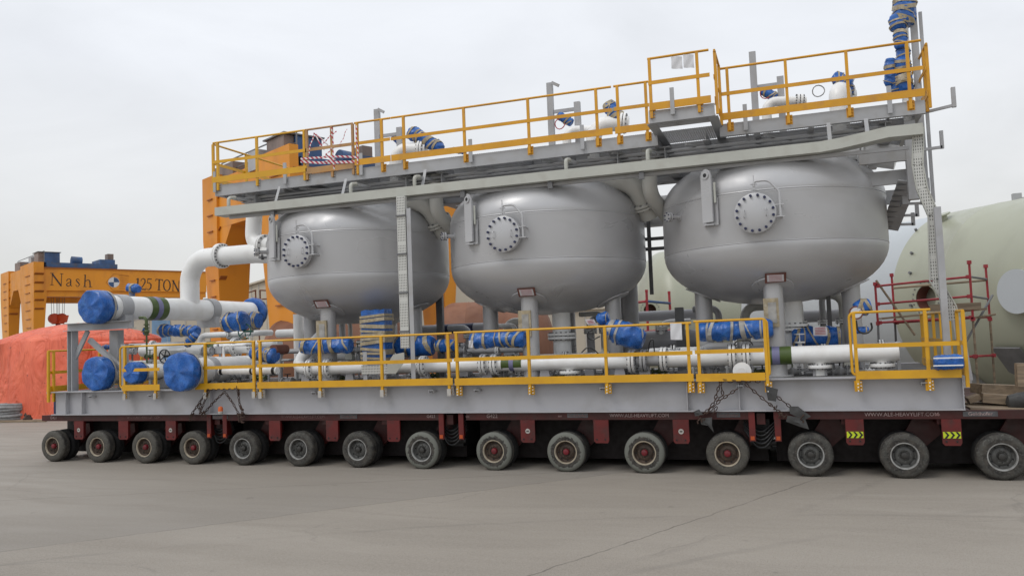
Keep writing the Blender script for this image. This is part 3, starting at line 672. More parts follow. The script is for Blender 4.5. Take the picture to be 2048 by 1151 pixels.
# deep main girders under the platform seen from below
gd = MB()
for x in (5.4, 9.6, 10.5, 14.6, 15.6, 19.8):
    gd.box((x,YP+.2,6.22),(x+.015,4.5,6.52)); gd.box((x-.1,YP+.2,6.205),(x+.115,4.5,6.22)); gd.box((x-.1,YP+.2,6.521),(x+.115,4.5,6.535))
gd.box((PX0+.3,3.2,6.15),(PX1-.3,3.215,6.50)); gd.box((PX0+.3,3.05,6.13),(PX1-.3,3.35,6.149))
gd.build('main_girders', 'steel', pf)
# floor: solid checker plate at the left, open bar grating at the right
fl = MB()
for x0_, x1_ in ((5.6,7.0),(9.36,10.4)): fl.box((x0_,YP+.02,6.785),(x1_,2.09,6.80))
fl.build('floor_plate', 'steel', pf)
gr = MB()
def grating(x0, x1, y0, y1, z):
    x = x0
    while x < x1: gr.box((x,y0,z),(x+.008,y1,z+.03)); x += .045
    y = y0
    while y < y1: gr.box((x0,y,z+.008),(x1,y+.007,z+.024)); y += .055
for k, (a, b, c, d, z) in enumerate(((4.40,5.55,YP+.02,2.09,6.782),(7.05,9.3,YP+.02,2.09,6.782),(10.45,13.1,YP+.02,2.09,6.782),(13.15,16.7,YP+.02,2.09,6.782),(16.8,20.4,YP+.02,2.09,6.782),
        (4.4,9,2.9,4.18,6.782),(9.6,14,2.9,4.18,6.782),(14.6,20.4,2.4,4.18,6.782),(15.56,16.68,.12,.99,6.905))):
    gr = MB(); grating(a, b, c, d, z); gr.build('grating_panel', 'steel', pf, smooth=False)
q = MB(); q.box((15.54,.50,6.76),(16.70,.512,6.90)); q.build('balcony_joist', 'steel', pf)
for y, z, r_ in ((1.35,6.46,.035),(1.45,6.40,.02),(1.75,6.44,.05),(2.9,6.3,.06)):
    q = MB(); q.tube([(5.0,y,z),(19.9,y,z)], r_, 8); q.build('conduit', 'steel', pf)
for i in range(10):
    x = 5.2+i*1.55; q = MB(); q.bar((x,YP+.15,6.52),(x+.75,2.05,6.52),.07,.05); q.build('diagonal_brace', 'steel', pf)
# stub brackets standing on the fascia
for u, v in ((430,400),(570,365),(722,330),(941,302),(1164,263),(1345,215),(1490,225),(1779,200)):
    yb = YP-.05 if u != 1345 else -.03
    p = at(u, v, y=yb); q = MB(); z0 = 6.62 if u != 1345 else 6.86; q.bar((p.x,yb,z0),(p.x,yb,z0+.52),.08,.035,(0,1,0)); q.bar((p.x,yb,z0+.12),(p.x+.0,yb+.5,z0-.02),.05,.05); q.build('stub_bracket', 'steel', pf)
for u in (1875, 1862):
    pass
sb = MB(); p = at(1855,222,y=YP+.4); sb.bar((PX1,YP+.4,6.66),(PX1+.55,YP+.4,6.74),.06,.05); sb.bar((PX1+.55,YP+.4,6.70),(PX1+.55,YP+.4,7.08),.07,.07,(0,1,0)); sb.build('side_bracket', 'steel', pf); sb = MB(); sb.bar((PX1-.1,YP+.4,5.95),(PX1+.3,YP+.4,5.97),.06,.05); sb.bar((PX1+.3,YP+.4,5.94),(PX1+.3,YP+.4,6.28),.06,.06,(0,1,0)); sb.build('side_bracket', 'steel', pf)
# hangers between platform and cable tray
for u, v0, v1 in ((852,322,392),(695,388,400),(562,390,405),(1656,240,285),(1730,222,262)):
    a_ = at(u, v0, y=.9); b_ = at(u, v1, y=.6); hg = MB(); hg.bar((a_.x,.85,6.55),(a_.x,.62,6.02),.07,.012,(0,1,0)); hg.build('hanger', 'steel', pf)

YU = YP-.03
GU = 'guardrail sections on the upper platform'
def gu(label, us, ends, zt=7.88, zm=7.38, ztoe=6.93, mtl='gold', y=YU, pz=6.66, gaps=None, topx=None):
    ps = [X(u, 220, y) for u in us]; return guard('guardrail', label, y, ps, ends[0], ends[1], pz, zt, zm, ztoe, mtl, pz=pz, group=GU, gaps=gaps, topx=topx, pmat='steel' if mtl != 'gold' else 'gold')
gu('yellow guardrail section at the left end of the upper platform', (434,512,607), (X(427,350,YU), X(614,300,YU)), mtl='yellow')
gu('brown dusty gate section of upper guardrail hung with red and white tape', (612,662,704), (X(612,300,YU), X(706,280,YU)), mtl='wood_rail', ztoe=6.87)
gu('upper guardrail section beside the taped gate and grey post', (713,762), (X(710,300,YU), X(781,270,YU)))
gu('long upper guardrail section above the leftmost and middle tanks', (806,927,1056,1193), (X(783,280,YU), X(1222,180,YU)))
gu('short upper guardrail section left of the projecting balcony', (1236,1293), (X(1227,180,YU), X(1296,160,YU)))
gu('guardrail section on the balcony with two white sheets', (1303,1399), (X(1296,150,-.0), X(1418,120,-.0)), zt=8.02, zm=7.53, ztoe=7.06, y=-.0, pz=6.84)
guardy('guardrail', 'side guardrail of the projecting balcony running back to the platform', 16.80, (0.05,.95), 0, 1.0, 8.0, 7.5, 7.04, 6.78, mtl='gold', group=GU)
gu('upper guardrail section above the rightmost tank', (1458,1576,1699,1822), (X(1440,150,YU), X(1843,100,YU)), zt=7.93, zm=7.40, ztoe=6.94)
guardy('guardrail', 'end guardrail across the right end of the upper platform', 20.56, (1.05,1.35,4.1), 1.0, 4.15, 7.86, 7.40, 6.94, 6.66, mtl='gold', group=GU)
guardy('guardrail', 'end guardrail across the left end of the upper platform', 4.32, (1.0,2.3,4.1), 1.0, 4.15, 7.86, 7.38, 6.93, 6.66, mtl='yellow', group=GU)
# barrier tape on the gate
tp = MB()
def strip_(a, b, w=.07, sag=.05, n=8, y=YU-.05):
    A, B = at(*a, y=y), at(*b, y=y); pts = []
    for i in range(n+1):
        t_ = i/n; p = A.lerp(B, t_); p.z -= sag*4*t_*(1-t_); p.y += .02*math.sin(t_*9+a[0]); pts.append(p)
    d = (B-A).normalized(); s = Vector((-d.z,0,d.x))*w/2; vs = []
    for p in pts: vs += [p-s, p+s]
    tp.add(vs, [(2*i,2*i+1,2*i+3,2*i+2) for i in range(n)])
for a, b, w_, sg in (((602,323),(720,322),.06,.03),((602,318),(715,314),.05,-.03),((628,266),(648,300),.03,.0),((628,266),(616,310),.03,0),((640,292),(672,262),.03,0),((694,258),(680,290),.02,0),((664,255),(668,340),.035,.0),((632,268),(656,290),.03,.0),((712,250),(716,328),.035,.01),((652,308),(672,330),.03,0),((664,296),(650,312),.03,0),((672,318),(640,326),.03,0)):
    strip_(a, b, w_, sg)
solo(tp, 'barrier_tape', 'candy', 'red and white striped barrier tape strung across the upper gate', 'barrier tape')
# white sheets tied to balcony rail, and notices on lower rail
def sheet(label, u0, u1, v0, v1, y, prints=0, tilt=0):
    A = at(u0, v0, y=y); B = at(u1, v0, y=y); C = at(u0, v1, y=y); r = thing('paper_notice', label, 'notice', (A+B)/2, 'paper notices tied to rails and pipes')
    m = MB(); dz = A.z-C.z; n = 6; vs = []; fs = []
    for j in range(n+1):
        for i in range(n+1):
            p = A.lerp(B, i/n); p.z -= dz*j/n; p.y += .012*math.sin(i*1.3+j*.9); p.x += tilt*j/n; vs.append(p)
    for j in range(n):
        for i in range(n): k = j*(n+1)+i; fs.append((k,k+1,k+n+2,k+n+1))
    m.add(vs, fs); m.build('sheet', 'paper', r)
    if prints:
        q = MB()
        for j in range(prints):
            f = (j+1)/(prints+1); p0 = A.lerp(B, .12); p1 = A.lerp(B, .88); z = A.z-dz*f; q.box((p0.x+tilt*f,y-.022,z-.005),(p1.x+tilt*f,y-.018,z+.005))
        q.build('red_print', 'redprint', r)
sheet('left one of two white sheets hanging on the balcony rail', 1342, 1364, 113, 138, -.05)
sheet('right one of two white sheets hanging on the balcony rail', 1366, 1387, 109, 136, -.05)
sheet('white sheet hanging below the lower rail beside the rightmost tank', 1340, 1363, 646, 679, -.08)
sheet('small white tag on the blue bundle before the middle tank', 937, 946, 680, 695, .45)
sheet('white notice with red print before the blue bundles under the rightmost tank', 1626, 1654, 653, 671, 1.5, 5)
sheet('tilted notice with red print under the right side of the middle tank', 1170, 1188, 638, 650, 1.0, 3, .06)

# ------------------------------------------------------------------ cable tray in front of the platform
ct = thing('cable_tray', 'long pale cable tray running across the front of all three tanks', 'cable tray', (12.5,.4,5.9))
tm = MB(); ZA, ZC = 5.915, 6.115
pts = [(4.84,ZA),(18.58,ZA+.0),(18.95,ZA+.03),(19.75,ZA+.14),(20.32,ZA+.135)]
for (xa, za), (xb_, zb_) in zip(pts[:-1], pts[1:]):
    h = .20
    for y in (.40, .78): tm.hexa([(xa,y,za),(xb_,y,zb_),(xb_,y+.012,zb_),(xa,y+.012,za),(xa,y,za+h),(xb_,y,zb_+h),(xb_,y+.012,zb_+h),(xa,y+.012,za+h)])
    tm.hexa([(xa,.412,za),(xb_,.412,zb_),(xb_,.78,zb_),(xa,.78,za),(xa,.412,za+.01),(xb_,.412,zb_+.01),(xb_,.78,zb_+.01),(xa,.78,za+.01)])
tm.box((4.832,.40,ZA),(4.839,.792,ZC)); tm.build('tray', 'cream', ct)
u_ = MB(); u_.box((5.1,.60,5.84),(20.1,.66,5.905)); u_.build('under_rail', 'steel', ct)
for u in (545, 925, 1100, 1283):
    x = X(u, 360, .5); q = MB(); q.bar((x,.45,5.87),(x,1.4,6.12),.05,.07); q.box((x-.04,.44,5.76),(x+.06,.50,5.90)); q.build('tray_bracket', 'steel_dark', ct)
for u in (465, 708, 835, 1137, 1300):
    x = X(u, 350, .6); q = MB(); q.tube(fillet([(x,.44,6.12),(x,.44,6.32),(x+.02,.66,6.36)],.08,4),.042,8); q.build('tray_hook', 'cream', ct); q = MB(); q.bar((x+.02,.67,6.34),(x+.02,1.25,6.40),.09,.06); q.build('hook_arm', 'steel', ct)
# vertical perforated tray and its post between first and second tank
vt_ = thing('vertical_cable_tray', 'white perforated vertical cable tray with grey post before the leftmost tank', 'cable tray', (10.1,.35,1.76))
x0_, x1_ = X(800, 600, .35), X(815.5, 600, .35)
q = MB(); q.box((x0_,.33,2.55),(x1_,.345,5.90)); q.box((x0_-.008,.33,2.55),(x0_-.001,.45,5.90)); q.box((x1_+.001,.33,2.55),(x1_+.008,.45,5.90)); q.build('perforated_tray', 'perf', vt_)
q = MB(); 
for z in (2.9,3.75,4.6,5.45): q.box((x0_-.02,.30,z),(x1_+.02,.329,z+.035))
q.build('joint_straps', 'steel_dark', vt_)
q = MB(); xx = x1_+.035; q.box((xx,.34,1.76),(xx+.10,.352,5.62)); q.box((xx,.352,1.76),(xx+.012,.45,5.62)); q.build('post', 'steel', vt_)
ht_ = thing('lower_cable_tray', 'short white perforated cable tray crossing low in front of the leftmost tank', 'cable tray', (9.3,.45,1.9))
xa, xb_, xc_ = X(724,740,.4), X(784,740,.4), X(806,740,.4)
q = MB(); q.box((xa,.38,2.00),(xb_-.1,.392,2.20)); q.box((xa,.392,2.0),(xb_-.1,.60,2.008)); q.build('perforated_tray', 'perf', ht_)
q = MB(); q.prism([(xb_-.098,.38,2.0),(xb_+.10,.38,2.0),(xc_+.05,.38,2.25),(xc_+.05,.38,2.46),(xb_+.05,.38,2.42),(xb_-.098,.38,2.22)], (0,.012,0)); q.build('elbow_plate', 'cream', ht_)
q = MB()
for x in (xa+.03, xb_-.25): q.box((x,.40,1.76),(x+.10,.41,2.5))
q.build('support_posts', 'steel', ht_)
# right-hand tray drop from platform to skid
rd = thing('drop_cable_tray', 'pale cable tray dropping with two bends from the platform at the right end', 'cable tray', (20.4,.5,2.0))
P = [(1836,255,.6),(1834,330,.6),(1843,378,.6),(1866,430,.6),(1869,560,.6),(1900,612,.6),(1906,640,.6)]
pp = [at(u, v, y=y) for u, v, y in P]
q = MB()
for a, b in zip(pp[:-1], pp[1:]): q.bar(a, b, .17, .10, (0,1,0))
q.build('tray_body', 'perf', rd)
q = MB()
for a, b in zip(pp[:-1], pp[1:]):
    for s in (-.09,.09): q.bar(a+Vector((s,-.06,0)), b+Vector((s,-.06,0)), .016, .03, (0,1,0))
q.build('side_rails', 'cream', rd)
cp_ = MB(); A = at(1876,442,y=.45); B = at(1893,735,y=.45); cp_.bar((A.x,.45,4.72),(A.x,.45,1.76),.11,.10,(0,1,0)); solo(cp_, 'steel_post', 'steel', 'tall plain grey steel post behind the right end guardrail', 'post')
sp_ = MB(); A = at(1912,632,y=.75); B = at(1927,768,y=.75); sp_.bar((20.72,.9,2.75),(20.80,.75,1.62),.16,.05,(0,1,0)); solo(sp_, 'steel_plate', 'beam', 'pale grey narrow plate leaning outside the right end guardrail', 'plate')
# right support tower beneath platform end
tw = thing('support_tower', 'grey steel girders and stub column hanging under the right end of the platform', 'girder frame', (20,2,5))
q = MB(); q.box((20.12,1.185,5.0),(20.31,1.365,6.5)); q.build('column', 'steel', tw)
q = MB(); q.box((19.0,1.4,5.35),(20.2,1.48,5.62)); q.box((19.3,1.2,5.75),(20.3,1.3,5.95)); q.box((18.6,3.8,5.3),(20.3,3.95,5.6)); q.box((20.08,1.8,5.0),(20.2,4.0,5.25)); q.build('girders', 'steel', tw)

# sloping ladder tray/stair under the platform end
st = thing('sloping_tray', 'grey ribbed tray sloping down beside the rightmost tank', 'cable tray', (20,2.6,4.5))
A = at(1816,362,y=1.3); B = at(1779,458,y=3.2); q = MB(); q.bar(A, B, .34, .03, (0,1,0)); q.build('tray', 'steel', st)
q = MB()
for i in range(9):
    c = A.lerp(B, (i+.5)/9); q.box(c-Vector((.185,.028,.014)), c+Vector((.185,.028,.014)))
q.build('ribs', 'steel_dark', st)
for f in (.2,.45,.7,.9):
    q = MB(); c = A.lerp(B, f); q.bar(c, c+Vector((.42,0,-.02)), .05, .05); q.bar(c+Vector((.42,0,-.05)), c+Vector((.42,0,.22)), .07, .05, (0,1,0)); q.build('side_bracket', 'steel', st)

# grey posts above the platform behind the rails
PY = 2.3
for (ul, vt0, vb0, ur, vt1, vb1, lab) in ((752,218,322,797,254,320,'leftmost grey steel post frame standing above the upper platform'),
                                   (1098,165,272,1153,203,262,'middle grey steel post frame standing above the upper platform'),
                                   (1504,103,224,1560,152,215,'rightmost grey steel post frame standing above the upper platform')):
    r = thing('post_frame', lab, 'post frame', at(ul, vb0, y=PY), 'grey post frames above the upper platform')
    A = at(ul, vt0, y=PY); q = MB(); q.box((A.x-.07,PY,6.8),(A.x+.07,PY+.012,A.z)); q.box((A.x-.07,PY+.012,6.8),(A.x-.058,PY+.1,A.z)); q.box((A.x+.058,PY+.012,6.8),(A.x+.07,PY+.1,A.z)); q.build('tall_post', 'steel', r)
    B = at(ur, vt1, y=PY); q = MB(); q.box((B.x-.07,PY,6.8),(B.x+.07,PY+.1,B.z)); q.build('short_post', 'steel', r)
    q = MB(); zc = B.z-.16; q.box((A.x+.072,PY+.02,zc-.04),(B.x-.072,PY+.06,zc+.04)); q.build('cross_bar', 'steel', r)
    if ul < 1500: q = MB(); q.bar((A.x+.07,PY-.03,A.z-.02),(A.x+.25,PY-.05,A.z-.13),.03,.07); q.build('angle_arm', 'steel', r)

# white vent elbows and wrapped valves on top of the platform
def pipe(name, label, pts, r, R=None, fl=(), bands=(), m='white', cat='pipe', group='white process pipes on the skid', n=24, extra=None):
    c = sum((Vector(p) for p in pts), Vector())/len(pts); c.z = min(Vector(p).z for p in pts)
    root = thing(name, label, cat, c, group)
    mb = MB(); mb.tube(fillet(pts, R or r*2.6, 7), r, n); mb.build('pipe', m, root)
    if fl:
        for item in fl:
            f = MB(); p, d, fr = item[:3]; flange(f, p, d, fr, .05, 12); q = Vector(d).normalized()*.07; flange(f, Vector(p)+q, d, fr, .05, 12); f.build('flange', [m, 'steel_dark'], root)
    for (p, d, L, rr, mm) in bands:
        f = MB(); dd = Vector(d).normalized(); f.lathe([(0,rr),(L,rr)], Vector(p)-dd*L/2, dd, n, cap=False); f.build('colour_band', mm, root)
    return root
for (u, v, r, lab) in ((790,300,.155,'white elbow pipe above the upper platform over the leftmost tank'), (1186,250,.175,'wide white elbow pipe above the platform over the middle tank'),
                    (1133,262,.10,'small white elbow pipe above the platform beside the middle grey post frame'), (1532,205,.10,'small white elbow pipe above the platform beside the rightmost post frame'), (1676,178,.19,'white domed elbow pipe above the platform over the rightmost tank')):
    p = at(u, v, y=2.2); 
    ang = (.8,.1) if u != 1676 else (.15,.5)
    pipe('vent_pipe', lab, [(p.x,2.2,6.6),(p.x,2.2,p.z+r*.2),(p.x+ang[0],2.2+ang[1],p.z-.05)], r, R=r*2.0, group='white vent elbows above the platform',
         fl=[((p.x+ang[0]*.8,2.2+ang[1]*.8,p.z-.02+.0),(ang[0],ang[1],-.1),r*1.35)])
def W(u0, v0, u1, v1, y, r, label, nb=6, seed=0, y1=None, **k):
    return wrapped('wrapped_actuator', label, 'wrapped valve', at(u0, v0, y=y), at(u1, v1, y=y if y1 is None else y1), r, nb, seed=seed, **k)
def taper(a, b): return lambda t: a+(b-a)*t
W(820,264, 884,298, 2.3, .17, 'blue and tan wrapped actuator slanting above the platform left of centre', 9, 1, prof=taper(1.1,.85))
W(904,300, 928,303, 2.3, .07, 'small blue wrapped lump behind the toe board over the leftmost tank', 2, 2)
W(1214,206, 1244,250, 2.3, .19, 'pointed blue and tan wrapped actuator behind the rail over the middle tank', 7, 3, prof=taper(.7,1.1))
W(1116,230, 1144,246, 2.3, .10, 'small blue wrapped valve beside the middle grey post frame', 4, 4)
W(1524,180, 1552,196, 2.3, .10, 'small blue and tan wrapped valve beside the rightmost post frame', 4, 5)
W(1666,152, 1700,172, 2.5, .15, 'blue wrapped valve behind the white domed elbow', 4, 6, prof=taper(.8,1.1))
W(1690,158, 1700,192, 2.6, .13, 'tan and blue wrapped stem beside the white domed elbow', 5, 7)
W(786,272, 798,286, 2.5, .07, 'little blue wrapped fitting on the left white elbow', 1, 8)
for u, v, y, lab in ((1120,248,2.25,'thin red hose loop beside the small wrapped valve over the middle tank'), (1532,186,2.25,'thin red hose loop near the rightmost post frame'), (1637,182,2.3,'thin grey hose loop left of the white domed elbow')):
    c = at(u, v, y=y); q = MB(); q.tube([c+Vector((.12*math.cos(a*.5),.02*math.sin(a),.12*math.sin(a*.5))) for a in range(13)], .012, 6, closed=True)
    solo(q, 'hose_loop', 'redprint' if u < 1600 else 'rope', lab, 'hose')
# tall wrapped instrument riser at the right end
r = thing('wrapped_riser', 'tall riser wrapped in blue plastic and tan tape at the right end of the platform', 'wrapped riser', at(1805,330,y=1.9))
q = MB(); A = at(1800,-40,y=1.9); x = at(1812,150,y=1.9).x; q.cyl((x,1.9,6.0),(x,1.9,10.2),.10,16); q.build('riser_pipe', 'white', r)
q = MB(); q.box((x+.14,1.86,5.2),(x+.26,1.95,9.9)); q.box((x+.30,1.9,5.0),(x+.36,1.95,8.8)); q.build('back_post', 'steel', r)
for i, (u0,v0,u1,v1,rad_,nb_) in enumerate(((1808,-5,1808,52,.22,6),(1795,30,1798,60,.16,2),(1800,60,1802,98,.12,4),(1806,96,1806,150,.13,5),(1802,118,1806,148,.16,4),(1780,118,1780,172,.10,3),(1806,150,1806,184,.19,4),(1788,150,1790,186,.10,4))):
    wrapped('w', '', '', at(u0,v0,y=1.85-.04*(i%3)), at(u1,v1,y=1.85-.04*(i%3)), rad_, nb_, seed=20+i, parent=r)

# ------------------------------------------------------------------ pipes between tanks and below platform
for k in range(3):
    cx = X0+SV*k; lab = ['large pale pipe from the top of the leftmost tank towards the middle tank','large pale pipe from the top of the middle tank towards the rightmost tank','large pale outlet pipe from the top of the rightmost tank towards the platform end'][k]
    if k < 2:
        dx = Vector((SV*(k-1),0,0)); a_, b_, c_2 = at(1185,352,y=2.0)+dx, at(1270,366,y=2.0)+dx, at(1300,432,y=2.5)+dx
        pipe('outlet_pipe', lab, [a_, b_, c_2], .235, R=.42, group='large outlet pipes under the platform', fl=[(b_.lerp(c_2,.55),(c_2-b_),.33)], m='pale')
    else:
        pipe('outlet_pipe', lab, [(cx+.3,YC-.6,6.15),(cx+1.75,YC-.6,6.15),(cx+2.45,YC-.7,5.95)], .24, R=.4, group='large outlet pipes under the platform', fl=[((cx+1.75,YC-.6,6.15),(1,0,0),.33)])
for k in range(2):
    dx = Vector((SV*(k-1),0,0)); dp = [at(1299,300,y=1.6)+dx, at(1299,388,y=1.7)+dx, at(1350,452,y=2.9)+dx]
    pipe('down_pipe', ['white pipe dropping from the platform into the gap right of the leftmost tank','white pipe dropping from the platform into the gap right of the middle tank'][k], dp, .165, R=.45, m='pale', group='white drop pipes between the tanks')
pl1 = MB()
# horizontal pipes and ladder steel seen between the middle and rightmost tank
for z, rr_ in ((at(1295,443,y=4.2).z,.15),(at(1295,404,y=4.2).z,.13)): pipe('link_pipe', 'upper pale pipe linking the middle and rightmost tanks high up' if rr_ < .14 else 'lower pale pipe linking the middle and rightmost tanks high up', [(14.0,4.2,z),(16.4,4.2,z)], rr_, group='pale link pipes between tanks')
xq = at(1297,450,y=4.0).x; q = MB(); q.box((xq-.045,3.98,3.6),(xq+.045,4.02,6.4))
for v in (478,498): z = at(1297,v,y=4.05).z; q.box((14.2,4.021,z-.04),(16.2,4.08,z+.04))
solo(q, 'steel_bracket', 'steel_dark', 'dark bracket frame seen in the gap between middle and rightmost tanks', 'bracket')

# big white header running across the skid at the left with tee and elbow to the leftmost tank
HX = 1.52; HZ = 3.85
hp = thing('header_pipe', 'thick white header pipe on a grey stand with tall elbow to the leftmost tank', 'pipe', (HX,.2,3.2), 'white process pipes on the skid')
q = MB(); q.cyl((HX,.12,HZ),(HX,6.0,HZ-.02),.31,36); q.build('pipe', 'white', hp)
q = MB(); q.tube(fillet([(HX,3.3,HZ),(HX,3.3,5.32),(4.0,3.05,5.28),(5.6,2.75,5.12)],.72,9),.265,32); eo = q.build('riser_elbow', 'white', hp)
q = MB(); flange(q,(2.72,3.17,5.31),(1,-.1,-.02),.355,.06,20); flange(q,(2.79,3.165,5.31),(1,-.1,-.02),.355,.06,20); q.build('flange', ['white','steel_dark'], hp)
for y, L in ((.72,.34),(4.1,.3)):
    q = MB(); q.lathe([(0,.345),(L,.345)],(HX,y-L/2,HZ),(0,1,0),36); q.box((HX-.34,y-.14,HZ-.52),(HX+.34,y+.14,HZ-.2)); q.build('saddle_clamp', 'steel', hp)
for y, L, mm in ((1.85,.62,'olive_band'),(1.85,.17,'lilac_band')):
    q = MB(); q.lathe([(0,.318 if mm[0]=='o' else .324),(L,.318 if mm[0]=='o' else .324)],(HX,y-L/2,HZ),(0,1,0),36,cap=False); q.build('colour_band', mm, hp)
capwrap('pipe_cover', 'upper left large blue plastic cover on the thick white header pipe', (HX,.05,HZ), (0,-1,0), .42, .52, seed=1)
capwrap('pipe_cover', 'blue plastic wheel-like cover at the far end of the thick header', (HX,6.2,HZ-.02), (0,-1,0), .45, .3, seed=2)
W(500,640,518,640, 5.6, .30, 'tan wrapped flange at the far end of the thick header', 3, 31)
# grey stand under header
sd = thing('pipe_stand', 'grey steel portal stand with diagonal brace at the left end of the skid', 'pipe stand', (.6,.3,1.76))
zt_ = 3.30; q = MB()
x0_, x1_ = X(138,660,.3), X(245,660,.3)
q.box((x0_,.25,zt_),(x1_+.35,.262,zt_+.17)); q.box((x0_,.12,zt_+.17),(x1_+.35,.40,zt_+.182)); q.box((x0_,.12,zt_-.012),(x1_+.35,.40,zt_)); q.build('top_beam', 'steel', sd)
q = MB(); xl = X(141,740,.3); q.box((xl,.2,1.76),(xl+.02,.4,zt_-.013)); q.box((xl+.02,.29,1.76),(xl+.14,.31,zt_-.013)); q.box((xl+.14,.2,1.76),(xl+.16,.4,zt_-.013)); q.build('post', 'steel', sd)
q = MB(); xr = X(236,740,.3)+.15; q.box((xr,.24,1.76),(xr+.14,.36,zt_-.4)); q.build('post', 'steel', sd)
q = MB(); xm = X(225,690,.8); q.box((xm,.7,1.9),(xm+.28,.9,zt_-.02)); q.build('rear_post', 'steel', sd)
q = MB(); q.bar((xl+.55,.34,zt_-.02),(xl+.12,.34,2.6),.05,.12); q.bar((xl+.50,.44,zt_-.25),(xr-.05,.44,2.2),.10,.12); q.build('brace', 'steel', sd)
# low headers B, C, D
def lowhead(u, v, y, r, y1, lab, capl, crad, seed, bands=()):
    c = at(u, v, y=y); z = 2.19; x = c.x
    p = pipe('header_pipe', lab, [(x,y+.15,z),(x,y1,z)], r, bands=bands)
    q = MB(); q.box((x-r*.6,y+.75,1.75),(x+r*.6,y+.95,z-r*.6)); q.lathe([(0,r*1.1),(.2,r*1.1)],(x,y+.75,z),(0,1,0),30); q.build('saddle_clamp', 'steel', p)
    capwrap('pipe_cover', capl, (x,y,z), (0,-1,0), crad, .36, seed=seed); return x
xB = lowhead(199,747,.15,.27,4.6,'white low header pipe behind the lower left blue cover','lower left large blue plastic cover under the grey stand',.42,3)
xC = lowhead(273,745,.1,.19,4.6,'thinner white low header pipe behind the small blue cover','small blue plastic cover between the two large low ones',.265,4)
xD = lowhead(366,742,-.30,.30,3.2,'thick white low header pipe poking out through the guardrail','large blue plastic cover poking out through the lower guardrail',.45,5)
pipe('header_pipe','white header pipe lying higher behind the handwheel',[(X(285,680,2.2),2.2,2.72),(X(285,680,2.2)+3.6,2.2,2.72)],.17,
     bands=[((X(425,695,2.2),2.2,2.72),(1,0,0),.32,.175,'olive_band')], fl=[((X(470,695,2.2),2.2,2.72),(1,0,0),.25)])
# front header along x
ZH = 2.14
pipe('header_pipe','long white pipe with bolted flanges along the front of the deck, left stretch',[(X(588,660,.9),2.2,3.0),(X(588,660,.9)-.02,1.5,2.6),(X(588,700,.9),.9,ZH),(X(742,740,.9),.9,ZH)],.145,R=.35,
     fl=[((X(620,738,.9),.9,ZH),(1,0,0),.235),((X(655,738,.9),.9,ZH),(1,0,0),.235)])
pipe('header_pipe','long white pipe stretch passing in front of the middle tank with one olive band',[(X(790,735,.9),.9,ZH-.01),(X(1262,730,.9),.9,ZH-.03)],.145,
     fl=[((X(845,738,.9),.9,ZH-.01),(1,0,0),.23),((X(966,735,.9),.9,ZH-.01),(1,0,0),.235),((X(988,735,.9),.9,ZH-.01),(1,0,0),.235),((X(1262,730,.9),.9,ZH-.03),(1,0,0),.24)],
     bands=[((X(1026,732,.9),.9,ZH-.01),(1,0,0),.46,.151,'olive_band'),((X(1026,732,.9),.9,ZH-.01),(1,0,0),.10,.156,'lilac_band')])
pipe('header_pipe','thickest right stretch of the front white pipe with olive and violet band',[(X(1325,727,.9),.9,ZH),(X(1797,708,.9),.9,ZH+.02)],.168,
     fl=[((X(1325,727,.9),.9,ZH),(1,0,0),.24),((X(1462,718,.9),.9,ZH+.01),(1,0,0),.27),((X(1490,718,.9),.9,ZH+.01),(1,0,0),.27)],
     bands=[((X(1560,712,.9),.9,ZH+.01),(1,0,0),.42,.174,'olive_band'),((X(1552,712,.9),.9,ZH+.01),(1,0,0),.14,.179,'lilac_band')])
pipe('flanged_valve','flanged white valve joining two front pipe stretches before the gap of middle and rightmost tanks',[(X(1275,728,.9),.9,ZH-.02),(X(1320,727,.9),.9,ZH-.01)],.12, fl=[((X(1285,727,.9),.9,ZH-.02),(1,0,0),.23)], cat='valve', m='steel')
pipe('small_pipe','thin white pipe with dark end bands low behind the left guardrail',[(X(440,740,.3),.3,2.16),(X(555,738,.3),.3,2.14)],.085,bands=[((X(445,740,.3),.3,2.16),(1,0,0),.08,.089,'black'),((X(505,740,.3),.3,2.15),(1,0,0),.06,.089,'black'),((X(549,738,.3),.3,2.14),(1,0,0),.08,.089,'black')])
for i, u in enumerate((612,700,850,975,1090,1240,1290,1480,1640,1770)):
    q = MB(); x = X(u, 745, .9); q.prism([(x-.13,.86,1.746),(x+.13,.86,1.746),(x+.08,.86,2.04),(x-.08,.86,2.04)], (0,.1,0))
    solo(q, 'pipe_support', 'beam', ['pale grey pipe foot at the left elbow of the front pipe','pale grey pipe foot under the pipe before the leftmost tank','pale grey pipe foot right of the vertical tray','pale grey pipe foot at the flange pair before the middle tank','pale grey pipe foot before the leg of the middle tank','pale grey pipe foot left of the valve body','pale grey pipe foot right under the valve body','pale grey pipe foot under the wide flanges by the rounded rail end','pale grey pipe foot in the gap without guardrail','pale grey pipe foot near the right end of the front pipe'][i], 'pipe support', 'pipe feet under the front pipe')
# blanked branch flanges and disc on the front
q = MB(); p = at(1484,742,y=.25); flange(q, p, (.1,-1,.1), .17, .06, 0); q.lathe([(0,.075),(.04,.075)], p+Vector((0,-.06,0)), (0,-1,0), 20); solo(q, 'round_flange_blank', ['white','steel_dark'], 'round white ring resting low behind the short rail section', 'flange')
for u, lab in ((1140,'round bolted flange below the front pipe before the middle tank'), (1640,'round bolted flange below the front pipe in the guardrail gap'), (1765,'round bolted flange below the right end of the front pipe')):
    q = MB(); p = at(u, 742, y=.95); flange(q, (p.x,.95,1.92), (0,0,1), .22, .06, 14); q.cyl((p.x,.95,1.75),(p.x,.95,2.05),.12,16); solo(q, 'branch_flange', ['white','steel_dark'], lab, 'flange', 'branch flanges under the front pipe')
